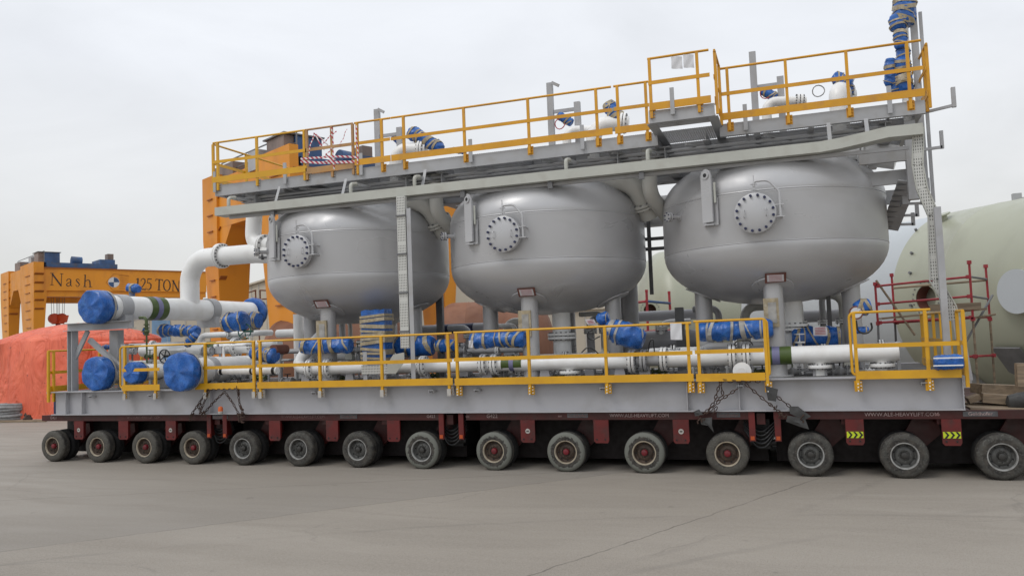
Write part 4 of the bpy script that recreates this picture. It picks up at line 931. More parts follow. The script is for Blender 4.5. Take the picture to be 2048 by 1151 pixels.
# rear pipes on the deck
for (u0, u1, v, y, r, lab, mm) in ((1262,1415,630,5.2,.13,'upper pale pipe crossing behind the gap of middle and rightmost tanks','beam'), (1240,1420,680,4.4,.24,'thick pale pipe lying behind the blue motor-shaped bundle','beam'), (832,985,657,4.8,.13,'pale pipe with navy band between the leftmost and middle tanks','beam'),
        (1560,1700,632,4.8,.14,'pale pipe behind the legs of the rightmost tank','beam'), (900,985,700,4.3,.2,'pale pipe low behind the middle tank legs','beam'), (555,640,665,4.6,.12,'pale pipe behind the left leg of the leftmost tank','white'), (430,560,690,3.6,.13,'white pipe low behind the left guardrail posts','white')):
    A = at(u0, v, y=y); B = at(u1, v, y=y); z = (A.z+B.z)/2; pipe('rear_pipe', lab, [(A.x,y,z),(B.x,y,z)], r, m=mm, group='pale pipes at the rear of the deck', bands=[((at(918,650,y=4.8).x,4.8,z),(1,0,0),.9,r+.005,'navy')] if u0 == 832 else ())
for (u, y, z1, r, lab) in ((597,4.4,3.6,.15,'white vertical pipe left of the first tank leg'), (618,4.4,3.6,.11,'second white vertical pipe beside the first tank leg'), (1243,4.4,3.9,.06,'thin dark upright tube behind the middle tank'), (1262,4.4,3.9,.2,'grey upright column behind the middle tank')):
    x = X(u, 640, y); pipe('vertical_pipe', lab, [(x,y,1.75),(x,y,z1)], r, m='white' if u < 1000 else 'steel', group='vertical pipes behind the tanks')
for u, lab in ((1134,'dark grey upright post in the gap beside the bottom nozzle of the middle tank'), (1360,'dark grey upright post holding the pale pipes beside the rightmost tank'), (884,'thin dark upright tube between leftmost and middle tank'), (878,'thinner dark upright tube left of its twin between two tanks'), (1660,'dark upright tube right of the rightmost tank front leg'),(1028,'dark grey clamp post at the pale pipe behind the middle tank leg')):
    y = 3.8 if u != 1028 else 4.6; x = X(u, 650, y); w_ = .10 if u in (1134,1360,1028) else .045; q = MB(); q.box((x-w_,y-.06,1.75),(x+w_,y+.06,{1134:3.1,1360:3.25,884:3.9,878:3.9,1660:3.5,1028:3.0}[u])); solo(q, 'upright_post', 'steel_dark', lab, 'post', 'dark uprights among the pipes')
# small pipe elbow at upper left of leftmost tank
pipe('side_elbow_pipe','white elbow pipe hanging from the platform to the upper left side of the leftmost tank',[(X(508,400,3.2),3.2,6.4),(X(505,460,3.2),3.2,5.55),(X(545,480,2.9),2.9,5.45)],.22,R=.36,fl=[((X(528,480,3.0),3.0,5.46),(1,-.25,-.08),.32)])
q = MB(); p = at(524,507,y=2.7); q.tube([(p.x-.1,2.7,5.12),(p.x+.4,2.7,5.1)],.03,8); q.lathe([(0,.08),(.03,.08)],(p.x,2.7,5.12),(1,0,0),12); solo(q,'drain_fitting','steel_dark','small dark drain fitting where the white elbow pipe meets the leftmost tank','fitting')
# wrapped bundles on the deck
W(604,692, 702,690, .75, .175, 'blue and tan wrapped actuator lying before the front leg of the leftmost tank', 9, 11)
W(942,681, 1050,676, .75, .175, 'blue and tan wrapped actuator lying before the middle tank', 9, 12, prof=lambda t: .9+.3*abs(t-.45))
W(1398,664, 1546,655, .75, .185, 'long blue wrapped actuator with grey tape before the left leg of the rightmost tank', 9, 13, tape='graytape')
W(1212,655, 1288,680, .75, .24, 'plump blue wrapped motor shape right of the middle tank', 4, 14, prof=lambda t: 1.08-.5*abs(t-.55), tape='graytape')
W(1195,640, 1218,633, .9, .13, 'small blue wrapped knob above the plump wrapped motor', 2, 15)
W(794,692, 868,690, 1.6, .24, 'blue wrapped actuator seen right of the vertical cable tray', 5, 16)
W(872,692, 912,690, 1.6, .15, 'dark grey sleeve end of the wrapped actuator between two tanks', 6, 17)
W(1584,675, 1682,672, 2.2, .22, 'blue wrapped bundle low behind the white notice with red print', 7, 18)
W(1708,618, 1742,610, 1.2, .15, 'blue wrapped instrument head beside the right scaffolding', 3, 19)
W(1712,660, 1738,660, 1.2, .07, 'flat blue wrapped instrument below the blue wrapped head', 1, 20)
W(502,705, 552,712, .8, .17, 'blue and tan wrapped valve behind the first guardrail joint', 5, 21, prof=taper(.8,1.2))
W(318,660, 396,662, 2.0, .15, 'row of blue wrapped cylinders beneath the thick header', 8, 22, prof=lambda t: .9+.2*abs(math.sin(t*9)))
W(450,646, 492,640, 2.2, .26, 'blue wrapped box-like valve hanging beside the thick header', 3, 23)
W(372,690, 392,668, 1.4, .10, 'small blue and tan wrapped fitting above the handwheel', 4, 24)
W(256,575, 278,578, 3.2, .13, 'small blue wrapped sensor head on top of the thick header', 2, 25)
W(264,580, 264,598, 3.2, .08, 'tan wrapped stem below the sensor head on the thick header', 3, 26)
W(206,694, 240,692, .9, .06, 'slim tan wrapped valve handle at left of the low headers', 5, 27)
W(290,655, 290,668, 1.2, .06, 'tiny blue wrapped gauge beside the green valve', 1, 28)
W(1868,725, 1926,722, -.10, .13, 'blue wrapped parcel with white straps tied on the right end guardrail', 0, 29, group=None)
pr_ = bpy.context.scene.objects[[o.name for o in scene.objects if o.get('label','').startswith('blue wrapped parcel')][0]]
q = MB()
for v in (716,731): A = at(1867,v,y=-.27); B = at(1927,v-1,y=-.27); q.bar((A.x,-.25,A.z),(B.x,-.25,A.z),.02,.02)
q.build('white_strap', 'white', pr_)
# tall wrapped cabinet
cb_ = thing('wrapped_cabinet', 'tall upright box wrapped in blue plastic with tan tape strips before the leftmost tank', 'wrapped cabinet', at(750,730,y=.8))
xa, xb_ = X(727,680,.8), X(773,680,.8); zt2 = at(750,621,y=.8).z
vs = []; q = MB(); n = 14; m_ = 5
def cabp(i, j, face):
    x = xa+(xb_-xa)*i/m_; z = 2.2+(zt2-2.2)*j/n; w_ = .02*noise.noise(Vector((x*7,z*7,face*3)))
    return Vector((x, (.72 if face == 0 else 1.1)+w_*2, z + (.03*abs(math.sin(i*1.6)) if j == n else 0)))
for face in (0,1):
    b0 = len(q.v); q.add([cabp(i,j,face) for j in range(n+1) for i in range(m_+1)], [(j*(m_+1)+i,j*(m_+1)+i+1,(j+1)*(m_+1)+i+1,(j+1)*(m_+1)+i) for j in range(n) for i in range(m_)])
K = (n+1)*(m_+1)
for j in range(n): 
    for i in (0, m_): a_ = j*(m_+1)+i; q.f.append([a_, a_+m_+1, a_+m_+1+K, a_+K]); q.mi.append(0)
for i in range(m_): a_ = n*(m_+1)+i; q.f.append([a_, a_+1, a_+1+K, a_+K]); q.mi.append(0)
q.build('plastic_wrap', 'bluebag', cb_)
q = MB(); rn = random.Random(4)
for k in range(10):
    z = 2.33+k*(zt2-2.4)/10; dz = rn.uniform(-.07,.07); h = rn.uniform(.05,.085)
    q.hexa([(xa-.02,.68,z),(xb_+.02,.68,z+dz),(xb_+.02,1.14,z+dz),(xa-.02,1.14,z),(xa-.02,.68,z+h),(xb_+.02,.68,z+dz+h),(xb_+.02,1.14,z+dz+h),(xa-.02,1.14,z+h)])
q.build('binding_tape', 'tape', cb_)
# olive green valve, handwheel, hoses, brown cap
q = MB(); A = at(286,628,y=.7); x = X(293,650,.7); q.tube(fillet([(x-.22,.7,3.56),(x,.7,3.56),(x,.7,3.2)],.1,5),.04,10)
for z in (3.36,3.28,3.1,2.95): q.lathe([(0,.07),(.03,.07)],(x,.7,z),(0,0,1),14)
q.cyl((x,.7,2.4),(x,.7,3.3),.022,10); q.lathe([(0,.04),(.08,.075),(.16,.04)],(x,.7,3.12),(0,0,1),14); q.bar((x-.14,.66,3.2),(x+.02,.66,3.2),.02,.02)
solo(q, 'bent_valve_pipe', 'brass', 'olive green hooked small pipe with valve in front of the thick header', 'valve')
def handwheel(u, v, y, r, m, lab):
    c = at(u, v, y=y); q = MB(); q.tube([c+Vector((r*math.cos(a),.0,r*math.sin(a))) for a in [2*PI*i/24 for i in range(24)]], .016, 6, closed=True)
    for i in range(5): a = 2*PI*i/5; q.bar(c, c+Vector((r*math.cos(a),0,r*math.sin(a))), .02, .02, (0,1,0))
    q.cyl(c, c+Vector((0,.35,0)), .03, 8); solo(q, 'handwheel', m, lab, 'handwheel')
handwheel(329,712,.9,.17,'black','black handwheel between the small and the large low blue covers'); handwheel(489,662,2.2,.20,'greenwheel','green handwheel below the far end of the thick header')
q = MB(); rn = random.Random(11)
q.cyl((X(556,690,1.0)-.0,.8,2.62),(X(556,690,1.0),1.3,2.62),.12,20); solo(q, 'blind_flange', 'brown', 'round brown blind flange beside the white elbow of the front pipe', 'flange')
q = MB(); c = at(1712,625,y=1.1); q.lathe([(0,.13),(.05,.13)], c, (0,-1,0), 20); q.k = 1; q.lathe([(.051,.10),(.056,.10)], c, (0,-1,0), 20); solo(q, 'pressure_gauge', ['brown','paper'], 'round brown-rimmed gauge beside the blue wrapped instrument head', 'gauge')
def hose(lab, pts, r=.014, m='gloss_black'):
    q = MB(); q.tube(fillet([at(*p) if len(p) == 3 and p[0] > 60 else Vector(p) for p in pts], .12, 5), r, 6); solo(q, 'hose', m, lab, 'hose', 'black hoses hanging among the pipes')
A = lambda u, v, y: at(u, v, y=y)
hose('black hose loop beside the tilted red-print notice', [A(1192,655,.7), A(1172,665,.7), A(1180,682,.7), A(1200,672,.7)])
hose('black hose arch right of the plump wrapped motor', [A(1296,704,.7), A(1300,682,.7), A(1306,676,.7), A(1309,704,.7)])
hose('black hose loop below the blue wrapped instrument by the scaffolding', [A(1712,640,.9), A(1715,662,.9), A(1730,668,.9), A(1745,658,.9), A(1742,645,.9)], .02)
hose('black hose coil below the middle tank right of its front leg', [A(1163,705,.8), A(1175,692,.8), A(1190,700,.8), A(1200,710,.8)])
hose('thin black bent tube on the blue bundle before the middle tank', [A(930,682,.5), A(930,702,.5), A(944,704,.5), A(946,712,.5)], .01)
hose('black hose hooped over the bundle before the rightmost tank', [A(1468,690,.6), A(1474,680,.6), A(1500,680,.6), A(1506,690,.6)])
# deck clutter: instrument stands, junction boxes, small valves, each a thing
rn = random.Random(5)
spots = [(226,705),(300,725),(345,700),(440,700),(500,690),(560,720),(700,712),(820,745),(880,720),(930,745),(1070,705),(1130,712),(1210,712),(1330,742),(1420,705),(1540,745),(1600,690),(1650,745),(1700,735),(1740,745),(470,690),(1180,745),(1040,748),(760,745)]
wh = ['in the left corner by the grey stand','below the small blue cover','beside the black handwheel','above the thick low header','left of the first guardrail joint','left of the front pipe elbow','behind the front pipe before the leftmost tank','just right of the vertical tray','between the leftmost and middle tanks','below the first flange pair of the middle stretch','left of the middle tank front leg','right of the middle tank front leg','under the plump wrapped motor','by the valve body in the front pipe','left of the wide flanges','at the left edge of the guardrail gap','under the rightmost tank behind the front pipe','in the middle of the guardrail gap','at the right edge of the guardrail gap','behind the rounded end of the right guardrail','above the thin white pipe with dark bands','under the front pipe near the middle tank leg','under the front pipe below its olive band','below the tall wrapped cabinet']
for i, ((u, v), wtx) in enumerate(zip(spots, wh)):
    y = rn.choice((1.3,1.6,1.9)); p = at(u, v, y=y); kind_ = i % 3; q = MB(); x = p.x
    if kind_ == 0:
        q.box((x-.025,y-.02,1.746),(x+.025,y+.02,p.z-.08)); q.box((x-.1,y-.07,p.z-.08),(x+.1,y+.06,p.z+.10)); q.cyl((x-.04,y-.03,p.z+.1),(x-.04,y-.03,p.z+.16),.03,8); solo(q, 'junction_box', 'steel' if i % 2 else 'cream', 'small grey junction box '+wtx, 'junction box', 'junction boxes on the deck')
    elif kind_ == 1:
        q.cyl((x,y,1.746),(x,y,p.z+.05),.04,12); flange(q,(x,y,p.z-.05),(0,0,1),.10,.03,6); flange(q,(x,y,p.z+.06),(0,0,1),.10,.03,6); q.tube([(x+.09*math.cos(a*.524),y+.09*math.sin(a*.524),p.z+.22) for a in range(12)], .01, 6, closed=True); q.cyl((x,y,p.z+.06),(x,y,p.z+.24),.012,6); solo(q, 'small_valve', ['white','steel_dark'], 'small flanged valve with handwheel '+wtx, 'valve', 'small valves on the deck')
    else:
        q.tube(fillet([(x-.35,y,1.80),(x-.35,y,p.z),(x+.3,y,p.z),(x+.3,y+.3,p.z),(x+.3,y+.3,1.8)],.07,4), .032, 10); solo(q, 'bent_small_pipe', 'steel' if i % 2 else 'white', 'thin bent pipe hoop '+wtx, 'pipe', 'thin bent pipes on the deck')
# denser pipework at the back of the deck, seen under and between the tanks
for i, (u, y, z1, r_, wtx) in enumerate(((655,4.0,3.4,.07,'just right of the front leg of the leftmost tank'),(684,4.2,3.5,.09,'between the front leg and the tall wrapped cabinet'),(700,3.9,3.3,.06,'left of the tall wrapped cabinet'),(786,4.0,3.3,.08,'left of the vertical perforated tray'),
      (936,4.0,3.0,.08,'left of the left leg of the middle tank'),(1012,4.3,3.1,.10,'left of the front leg of the middle tank'),(1030,3.9,3.0,.06,'touching the front leg of the middle tank in view'),(1180,4.2,3.1,.10,'left of the tilted red-print notice'),(1205,4.0,3.2,.06,'behind the small blue wrapped knob'),
      (1322,4.3,2.9,.09,'behind the hanging white sheet, left side'),(1438,4.2,3.2,.08,'right of the left leg of the rightmost tank'),(1490,4.0,3.2,.11,'left of the front leg of the rightmost tank'),(1600,4.2,3.4,.09,'left of the red-print notice under the rightmost tank'),(1646,4.3,3.4,.07,'right behind the red-print notice'),(1690,3.9,3.4,.12,'left of the right leg of the rightmost tank'))):
    x = X(u, 640, y); q = MB(); pts_ = [(x,y,1.746),(x,y,z1),(x+(.7 if i % 2 else -.6),y+.1,z1)]; rt_ = thing('riser_pipe', 'pale vertical pipe bending over '+wtx, 'pipe', (x,y,1.746), 'risers at the back of the deck')
    q.tube(fillet(pts_, r_*2.4, 5), r_, 14); q.build('pipe', ('white','steel','pale')[i % 3], rt_)
    for z in (2.15, 2.75):
        q = MB(); flange(q,(x,y,z),(0,0,1),r_*1.7,.035,8); flange(q,(x,y,z+.05),(0,0,1),r_*1.7,.035,8); q.build('flange', ['white','steel_dark'], rt_)
for i, (u0, u1, v, y, r_, wtx) in enumerate(((560,720,700,1.9,.06,'behind the wrapped actuator of the leftmost tank'),(640,800,712,2.6,.09,'behind the tall wrapped cabinet'),(930,1060,700,2.1,.07,'behind the wrapped actuator of the middle tank'),(1060,1200,712,1.9,.06,'right of the front leg of the middle tank'),(1130,1260,722,3.2,.10,'behind the plump wrapped motor'),
      (1290,1400,700,1.9,.06,'behind the hanging white sheet'),(1400,1540,692,2.2,.09,'below the long blue wrapped actuator'),(1590,1700,700,1.9,.07,'below the notice under the rightmost tank'),(1720,1800,690,2.4,.06,'behind the rounded end of the right guardrail'),(400,520,668,3.0,.08,'below the green handwheel'),(250,360,690,2.6,.07,'left of the black handwheel, high'))):
    a_, b_ = at(u0, v, y=y), at(u1, v, y=y); z = (a_.z+b_.z)/2; rt_ = thing('cross_pipe', 'thin pale horizontal pipe '+wtx, 'pipe', (a_.x,y,z), 'thin horizontal pipes on the deck')
    q = MB(); q.tube(fillet([(a_.x,y,1.8),(a_.x,y,z),(b_.x,y,z),(b_.x,y+.5,z)], r_*2.5, 5), r_, 12); q.build('pipe', ('steel','white')[i % 2], rt_)
    q = MB(); xm = (a_.x+b_.x)/2; flange(q,(xm,y,z),(1,0,0),r_*1.9,.03,8); flange(q,(xm+.05,y,z),(1,0,0),r_*1.9,.03,8); q.build('flange', ['white','steel_dark'], rt_)
    q = MB(); q.box((xm+.3,y-.03,1.746),(xm+.36,y+.03,z-r_)); q.box((xm+.2,y-.06,z-r_-.03),(xm+.46,y+.06,z-r_)); q.build('stand', 'steel', rt_)
# hand valves, gauges and pipe bits squeezed between the front rail and the white pipes
front = [(415,772,.5,'under the thick low header beside the left chains'),(448,756,.55,'behind the left chain group'),(478,748,.6,'where the left chains hang over the toe board'),(522,755,.6,'behind the first guardrail joint, low down'),(575,762,.6,'under the white elbow of the front pipe'),
 (668,757,.6,'under the flange pair before the leftmost tank'),(694,755,.65,'under the pipe right of that flange pair'),(715,700,1.1,'between the wrapped actuator and tall wrapped cabinet'),(838,752,.6,'right of the grey post of the vertical tray'),(865,750,.6,'under the flanged joint between two tanks'),
 (920,700,1.2,'behind the second guardrail joint'),(1000,748,.6,'left of the middle tank front leg, low down'),(1085,745,.6,'just right of the middle tank front leg, low down'),(1120,748,.7,'under the front pipe left of the round bolted flange'),(1245,742,.6,'under the pipe left of the valve body'),
 (1318,742,.6,'right under the valve body flanges'),(1345,705,1.0,'below the hanging white sheet'),(1420,742,.6,'left of the round white ring'),(1525,742,.6,'inside the rounded guardrail end'),(1585,742,.7,'left part of the guardrail gap'),(1680,742,.7,'right part of the guardrail gap'),
 (300,712,1.0,'above the small blue cover'),(262,702,1.2,'left of the black handwheel'),(415,702,.9,'above the large protruding blue cover'),(235,715,1.0,'right of the lower left blue cover')]
for i, (u, v, y, wtx) in enumerate(front):
    y += .55; p = at(u, v, y=y); x, z = p.x, p.z; rr = .055+.02*(i%3); r_ = thing('valve_cluster', 'small dirty valve fitting '+wtx, 'valve', (x,y,1.746), 'small valve fittings along the front pipes')
    q = MB(); q.cyl((x-.16,y,z),(x+.16,y,z),rr*.6,12); flange(q,(x-.13,y,z),(1,0,0),rr*1.3,.025,6); flange(q,(x+.13,y,z),(1,0,0),rr*1.3,.025,6); q.lathe([(-rr,rr*.5),(0,rr*1.15),(rr,rr*.5)],(x,y,z),(1,0,0),14); q.build('valve_body', ['steel' if i % 3 else 'brass','steel_dark'], r_)
    q = MB(); q.cyl((x,y,z+rr*.7),(x,y,z+.17),.014,8); q.tube([(x+.075*math.cos(a*.524),y+.075*math.sin(a*.524),z+.17) for a in range(12)], .01, 6, closed=True); q.build('handwheel', 'brass' if i % 2 else 'black', r_)
    q = MB(); q.box((x-.02,y+.03,1.746),(x+.02,y+.06,z-rr*.4)); q.bar((x-.3,y+.12,1.80),(x+.3,y+.10,1.80+.05*(i%3)),.05,.05); q.build('stand', 'steel' if i % 2 else 'steel_dark', r_)
# lashing chains
def chain(lab, runs, extra=None):
    r = thing('lashing_chain', lab, 'chain', at(*runs[0][0], y=-.06), 'rusty lashing chains on the front beam')
    q = MB(); k = 0
    for run in runs:
        P_ = [at(u, v, y=-.055) for u, v in run]
        for a, b in zip(P_[:-1], P_[1:]):
            L = (b-a).length; n = max(1, int(L/.075)); d = (b-a).normalized()
            for i in range(n):
                c = a.lerp(b, (i+.5)/n); k += 1; s = Vector((0,1,0)) if k % 2 else d.cross(Vector((0,1,0))).normalized()
                pts_ = [c + d*(.046*math.cos(t_)) + s*(.023*math.sin(t_)) for t_ in [2*PI*j/9 for j in range(9)]]; q.tube(pts_, .0095, 5, closed=True)
    q.build('chain_links', 'chain', r)
    return r
def tackle(r, u, v, s, m='chain', seed=0):
    c = at(u, v, y=-.07); q = MB(); S, U, D = Vector((1,0,0)), Vector((0,0,1)), Vector((0,1,0))
    rn = random.Random(seed)
    for i in range(7):
        a = c+Vector((rn.uniform(-1,1)*s, rn.uniform(-.04,.02), rn.uniform(-1,1)*s)); b = a+Vector((rn.uniform(-1,1)*s, 0, rn.uniform(-1,1)*s)); q.cyl(a, b+Vector((.01,0,.01)), s*.2, 8)
    q.build('tensioner', m, r)
c1 = chain('left group of rusty lashing chains hanging over the beam near the amber beacon', [((418,776),(398,806),(380,832)),((418,780),(402,820)),((450,782),(425,806),(408,826)),((452,786),(466,806),(478,828)),((474,770),(480,812),(486,826)),((414,778),(474,776)),((395,810),(404,828)),((476,758),(478,790))])
for a in ((400,812,.06),(406,828,.07),(482,826,.11),(380,836,.07),(486,838,.08)): tackle(c1, *a, seed=a[0])
c2 = chain('right group of lashing chains spread like a tent below the rounded rail end', [((1440,765),(1428,805),(1404,832)),((1440,760),(1446,790),(1430,800)),((1476,776),(1440,800),(1412,828)),((1434,812),(1424,830)),((1490,766),(1520,792),(1545,812),(1562,826)),((1545,786),(1572,806),(1592,822)),((1438,762),(1520,762)),((1445,758),(1500,762))])
for a in ((1402,836,.07),(1547,812,.05),(1562,828,.06),(1600,838,.06)): tackle(c2, *a, seed=a[0])
def rag(lab, poly, y=-.09, m='tarp_dark'):
    q = MB(); P_ = [at(u, v, y=y) for u, v in poly]; c = sum(P_, Vector())/len(P_); n = len(P_); vs = [c+Vector((0,-.02,0))]
    for k in (.5, 1):
        for i, p in enumerate(P_): w_ = c.lerp(p, k); w_.y = y+(.012 if (i % 2) else -.012)*k; vs.append(w_)
    fs = [(0,1+i,1+(i+1)%n) for i in range(n)] + [(1+i,1+n+i,1+n+(i+1)%n,1+(i+1)%n) for i in range(n)]
    vs2 = [v+Vector((0,.012,0)) for v in vs]; q.add(vs, fs); q.add(vs2, fs); solo(q, 'rubber_pad', m, lab, 'rubber pad', 'edge protection pads under the chains')
rag('dark grey rubber pad under the chain right of the rounded rail end', [(1530,770),(1556,778),(1552,802),(1536,800)])
rag('long grey rubber pad bent over the beam edge under the right chain', [(1578,812),(1596,812),(1622,832),(1608,840),(1580,826)])
rag('torn grey pad hanging below the beam edge under the right chain', [(1575,830),(1610,836),(1618,858),(1598,852),(1572,842)])
rag('torn pale grey pad hanging at the lower left of the right chains', [(1400,836),(1424,834),(1424,850),(1428,865),(1416,850),(1402,848)])
rag('small pale scrap of pad at the left foot of the right chains', [(1388,822),(1398,818),(1406,828),(1390,832)])
# beacons
def beacon(u, v, y, lab, m='amber', r=.055):
    p = at(u, v, y=y); b = thing('warning_beacon', lab, 'beacon', p, 'warning beacons')
    q = MB(); q.lathe([(-.08,r*.9),(-.03,r*1.1),(-.02,r)], p, (0,0,1), 16); q.build('base', 'concrete_light', b); q = MB(); q.lathe([(-.02,r),(.06,r),(.085,r*.7),(.095,r*.1)], p, (0,0,1), 16); q.build('lens', m, b)
beacon(441,820,-.08,'amber warning beacon in front of the beam between the left chains'); beacon(98,782,.2,'yellow warning beacon at the left end of the beam','yellow')
q = MB(); q.box((-.20,.25,1.18),(-.02,1.4,1.74)); solo(q, 'blue_cover_box', 'navyplastic', 'dark blue box against the left end of the beam', 'box')
# right trailer deck cargo
def beamw(lab, a, b, w_, h, y, dy=0):
    A = at(*a, y=y); B = at(*b, y=y+dy); q = MB(); q.bar(A, B, w_, h); solo(q, 'timber_beam', 'timber', lab, 'timber', 'timbers on the right trailer deck')
beamw('long weathered timber, topmost and pale, on the right trailer deck', (1952,776), (2060,780), .4, .17, 1.2, .3)
beamw('timber block below the topmost timber on the right trailer deck', (1960,793), (2030,799), .5, .16, 1.0)
beamw('flat plank lying at the front edge of the right trailer deck', (1935,815), (2060,818), .5, .05, .5)
beamw('second flat plank behind the front plank on the right trailer deck', (1930,807), (2020,809), .5, .05, 1.2)
beamw('upright timber baulk at the far right picture edge', (2044,726), (2046,772), .2, .2, 1.0)
beamw('short timber wedge left of the stacked timbers', (1935,800), (1958,792), .3, .10, 1.0)
q = MB(); c = at(2040,802,y=.6); q.lathe([(-.22,.02),(-.18,.12),(0,.17),(.15,.15),(.25,.02)], c, (1,0,.1), 20, fr=lambda a, h: 1+.15*math.sin(3*a+h*9)); solo(q, 'dark_bag', 'tarp_dark', 'dark bag lying on the timbers at the right edge', 'bag')

# ------------------------------------------------------------------ background tanks
def bigtank(label, c, d, L, R, m, headl=True, name='storage_tank', seams=(), hd=.5, sec=None, cat='tank', group=None):
    c, d = Vector(c), Vector(d).normalized(); r = thing(name, label, cat, (c.x,c.y,0), group); q = MB(); pr = []
    n = 12
    for i in range(n+1): a = PI/2*i/n; pr.append((-R*hd*math.cos(a), max(.001, R*math.sin(a))))
    L2 = sec or L
    for s_ in seams: 
        if s_ < L2: pr += [(s_-.03,R),(s_,R+.02),(s_+.03,R)]
    pr += [(L2, R)]
    if not sec:
        for i in range(1, n+1): a = PI/2*i/n; pr.append((L+R*hd*math.sin(a), max(.001, R*math.cos(a))))
    q.lathe(pr, c, d, 72, cap=False); q.build('shell', m, r); return r
dO = Vector((-.578,.816,0)); CO = Vector((36.015,-2.621,3.35)); RO = 3.0
g2 = thing('storage_tank', 'huge pale olive horizontal tank at the right behind the red scaffolding', 'tank', (22,12,0))
q = MB(); s0, s1 = 2, 21.7
q.lathe([(s0-1.2,.01),(s0-1.1,1.2),(s0-.6,2.3),(s0,RO)]+[w_ for s in (11.0,13.9,16.8,19.7) for w_ in ((s-.02,RO),(s,RO+.008),(s+.02,RO))]+[(s1,RO)], CO, dO, 96, cap=False); q.build('shell', 'olive', g2)
q = MB(); q.lathe([(s1+.001,RO-.01),(s1+2.4,RO-.01),(s1+2.42,RO+.015),(s1+2.48,RO+.015),(s1+2.5,RO-.01),(s1+9,RO-.01),(s1+9.5,2.2),(s1+9.8,.01)], CO, dO, 96, cap=False); q.build('primer_section', 'paleblue', g2)
pn = Vector((-.816,-.578,0))
def onO(u, v, R=RO):
    """point of the olive tank surface hit by an image ray"""
    D = ray(u, v); o = CAM-CO; Dp = D-dO*D.dot(dO); op = o-dO*o.dot(dO); a = Dp.dot(Dp); b = 2*Dp.dot(op); c = op.dot(op)-R*R; disc = max(0, b*b-4*a*c)
    t_ = (-b-math.sqrt(disc))/(2*a); P = CAM+D*t_; w_ = P-CO; nn = (w_-dO*w_.dot(dO)).normalized(); return P, nn
P_, nn = onO(1872,596); nh = Vector((nn.x,nn.y,0)).normalized()
q = MB(); q.lathe([(-.5,.44),(.35,.44),(.35,.39),(-.45,.39)], P_, nh, 40, cap=False); q.lathe([(.28,.45),(.28,.58),(.38,.58),(.38,.39)], P_, nh, 40, cap=False)
nzz = q.build('nozzle', 'olive', g2)
S = nh.cross(Vector((0,0,1))); q = MB()
for i in range(20): a = 2*PI*i/20; c = P_+nh*.37+(S*math.cos(a)+Vector((0,0,1))*math.sin(a))*.51; q.cyl(c, c+nh*.03, .025, 6)
q.build('bolts', 'steel_dark', nzz)
q = MB(); q.lathe([(.36,.385),(-.2,.38),(-.21,.001)], P_, nh, 32, cap=False); q.build('dark_inner_lining', 'brown', nzz)  # dark brown stands in for the shade inside the nozzle bore
P_, nn = onO(2046,582); nh = Vector((nn.x,nn.y,0)).normalized(); q = MB(); q.lathe([(-.5,.62),(.2,.62),(.2,.60)], P_, nh, 40); q.build('side_nozzle', 'olive', g2); q = MB(); q.lathe([(.201,.60),(.24,.60)], P_, nh, 40); q.build('nozzle_cover', 'paleblue', g2)
P_, nn = onO(1887,440); q = MB(); q.lathe([(-.3,.12),(.12,.14),(.16,.26),(.20,.26)], P_, (nn+Vector((0,0,.6))).normalized(), 20); q.build('top_nozzle', 'olive', g2)
for u, v in ((1833,461),(1825,507),(1822,546),(1824,610)):
    P_, nn = onO(u, v); q = MB(); q.cyl(P_-nn*.05, P_+nn*.08, .045, 10); q.build('small_boss', 'steel_dark', g2)
for s_ in (16.2, 19.5):  # lifting ears on the crest
    p = CO+dO*s_+Vector((0,0,RO)); q = MB(); q.box(p+Vector((-.12,-.1,-.05)), p+Vector((.12,.1,.22))); q.box(p+Vector((.12,-.08,-.05)), p+Vector((.36,.08,.08))); q.build('lifting_ear', 'steel', g2)
for s_ in (4, 12, 20): 
    q = MB(); c = CO+dO*s_; q.bar(c-Vector((0,0,2.7))-pn*2.0, c-Vector((0,0,2.7))+pn*2.0, .5, 1.3); q.build('saddle', 'steel', g2)
# dark manway low on the olive tank
P_, nn = onO(2035,722); q = MB(); S = dO; U = nn.cross(dO)
q.prism([P_+S*x+U*y+nn*.03 for x, y in ((-.45,-.55),(.45,-.55),(.45,.35),(.25,.5),(-.25,.5),(-.45,.35))], nn*.05); q.build('dark_panel', 'steel_dark', g2)
# second olive tank between middle and rightmost
hx = at(1312, 620, d=41); g1 = bigtank('pale olive tank with red-lined nozzle seen between the middle and rightmost tanks', (hx.x, hx.y+3.4, 3.6), (.93,.36,0), 14, 3.5, 'olive', seams=(3,))
nz1 = at(1300,620, d=38.6); nh = (CAM-nz1); nh.z = 0; nh.normalize()
q = MB(); q.lathe([(-1.2,.36),(.1,.36),(.1,.30),(-1.0,.28)], nz1, nh, 36, cap=False); q.lathe([(.04,.36),(.04,.50),(.14,.50),(.14,.30)], nz1, nh, 36, cap=False); nzo = q.build('nozzle', 'olive', g1)
q = MB(); q.lathe([(-.6,.29),(-.58,.001)], nz1, nh, 24); q.build('dark_inner_lining', 'brown', nzo)
S = nh.cross(Vector((0,0,1))); q = MB()
for i in range(18): a = 2*PI*i/18; c = nz1+nh*.12+(S*math.cos(a)+Vector((0,0,1))*math.sin(a))*.43; q.cyl(c, c+nh*.04, .025, 6)
q.build('bolts', 'steel_dark', nzo)
# rusty shells
a = at(838, 660, d=33); bigtank('rusty brown horizontal vessel between the leftmost and middle tanks', (a.x+1.0, a.y+1.5, 2.25), (.96,.28,0), 3.2, 2.0, 'rust', name='rusty_vessel', seams=(.6,), group='rusty vessels lying behind the skid', cat='vessel')
a = at(492, 690, d=34); bigtank('rusty brown vessel with pale rim behind the left pipes', (a.x+.9, a.y+1.3, 1.9), (.97,.22,0), 5, 1.9, 'rust', name='rusty_vessel', seams=(.05,2), group='rusty vessels lying behind the skid', cat='vessel', hd=.3)
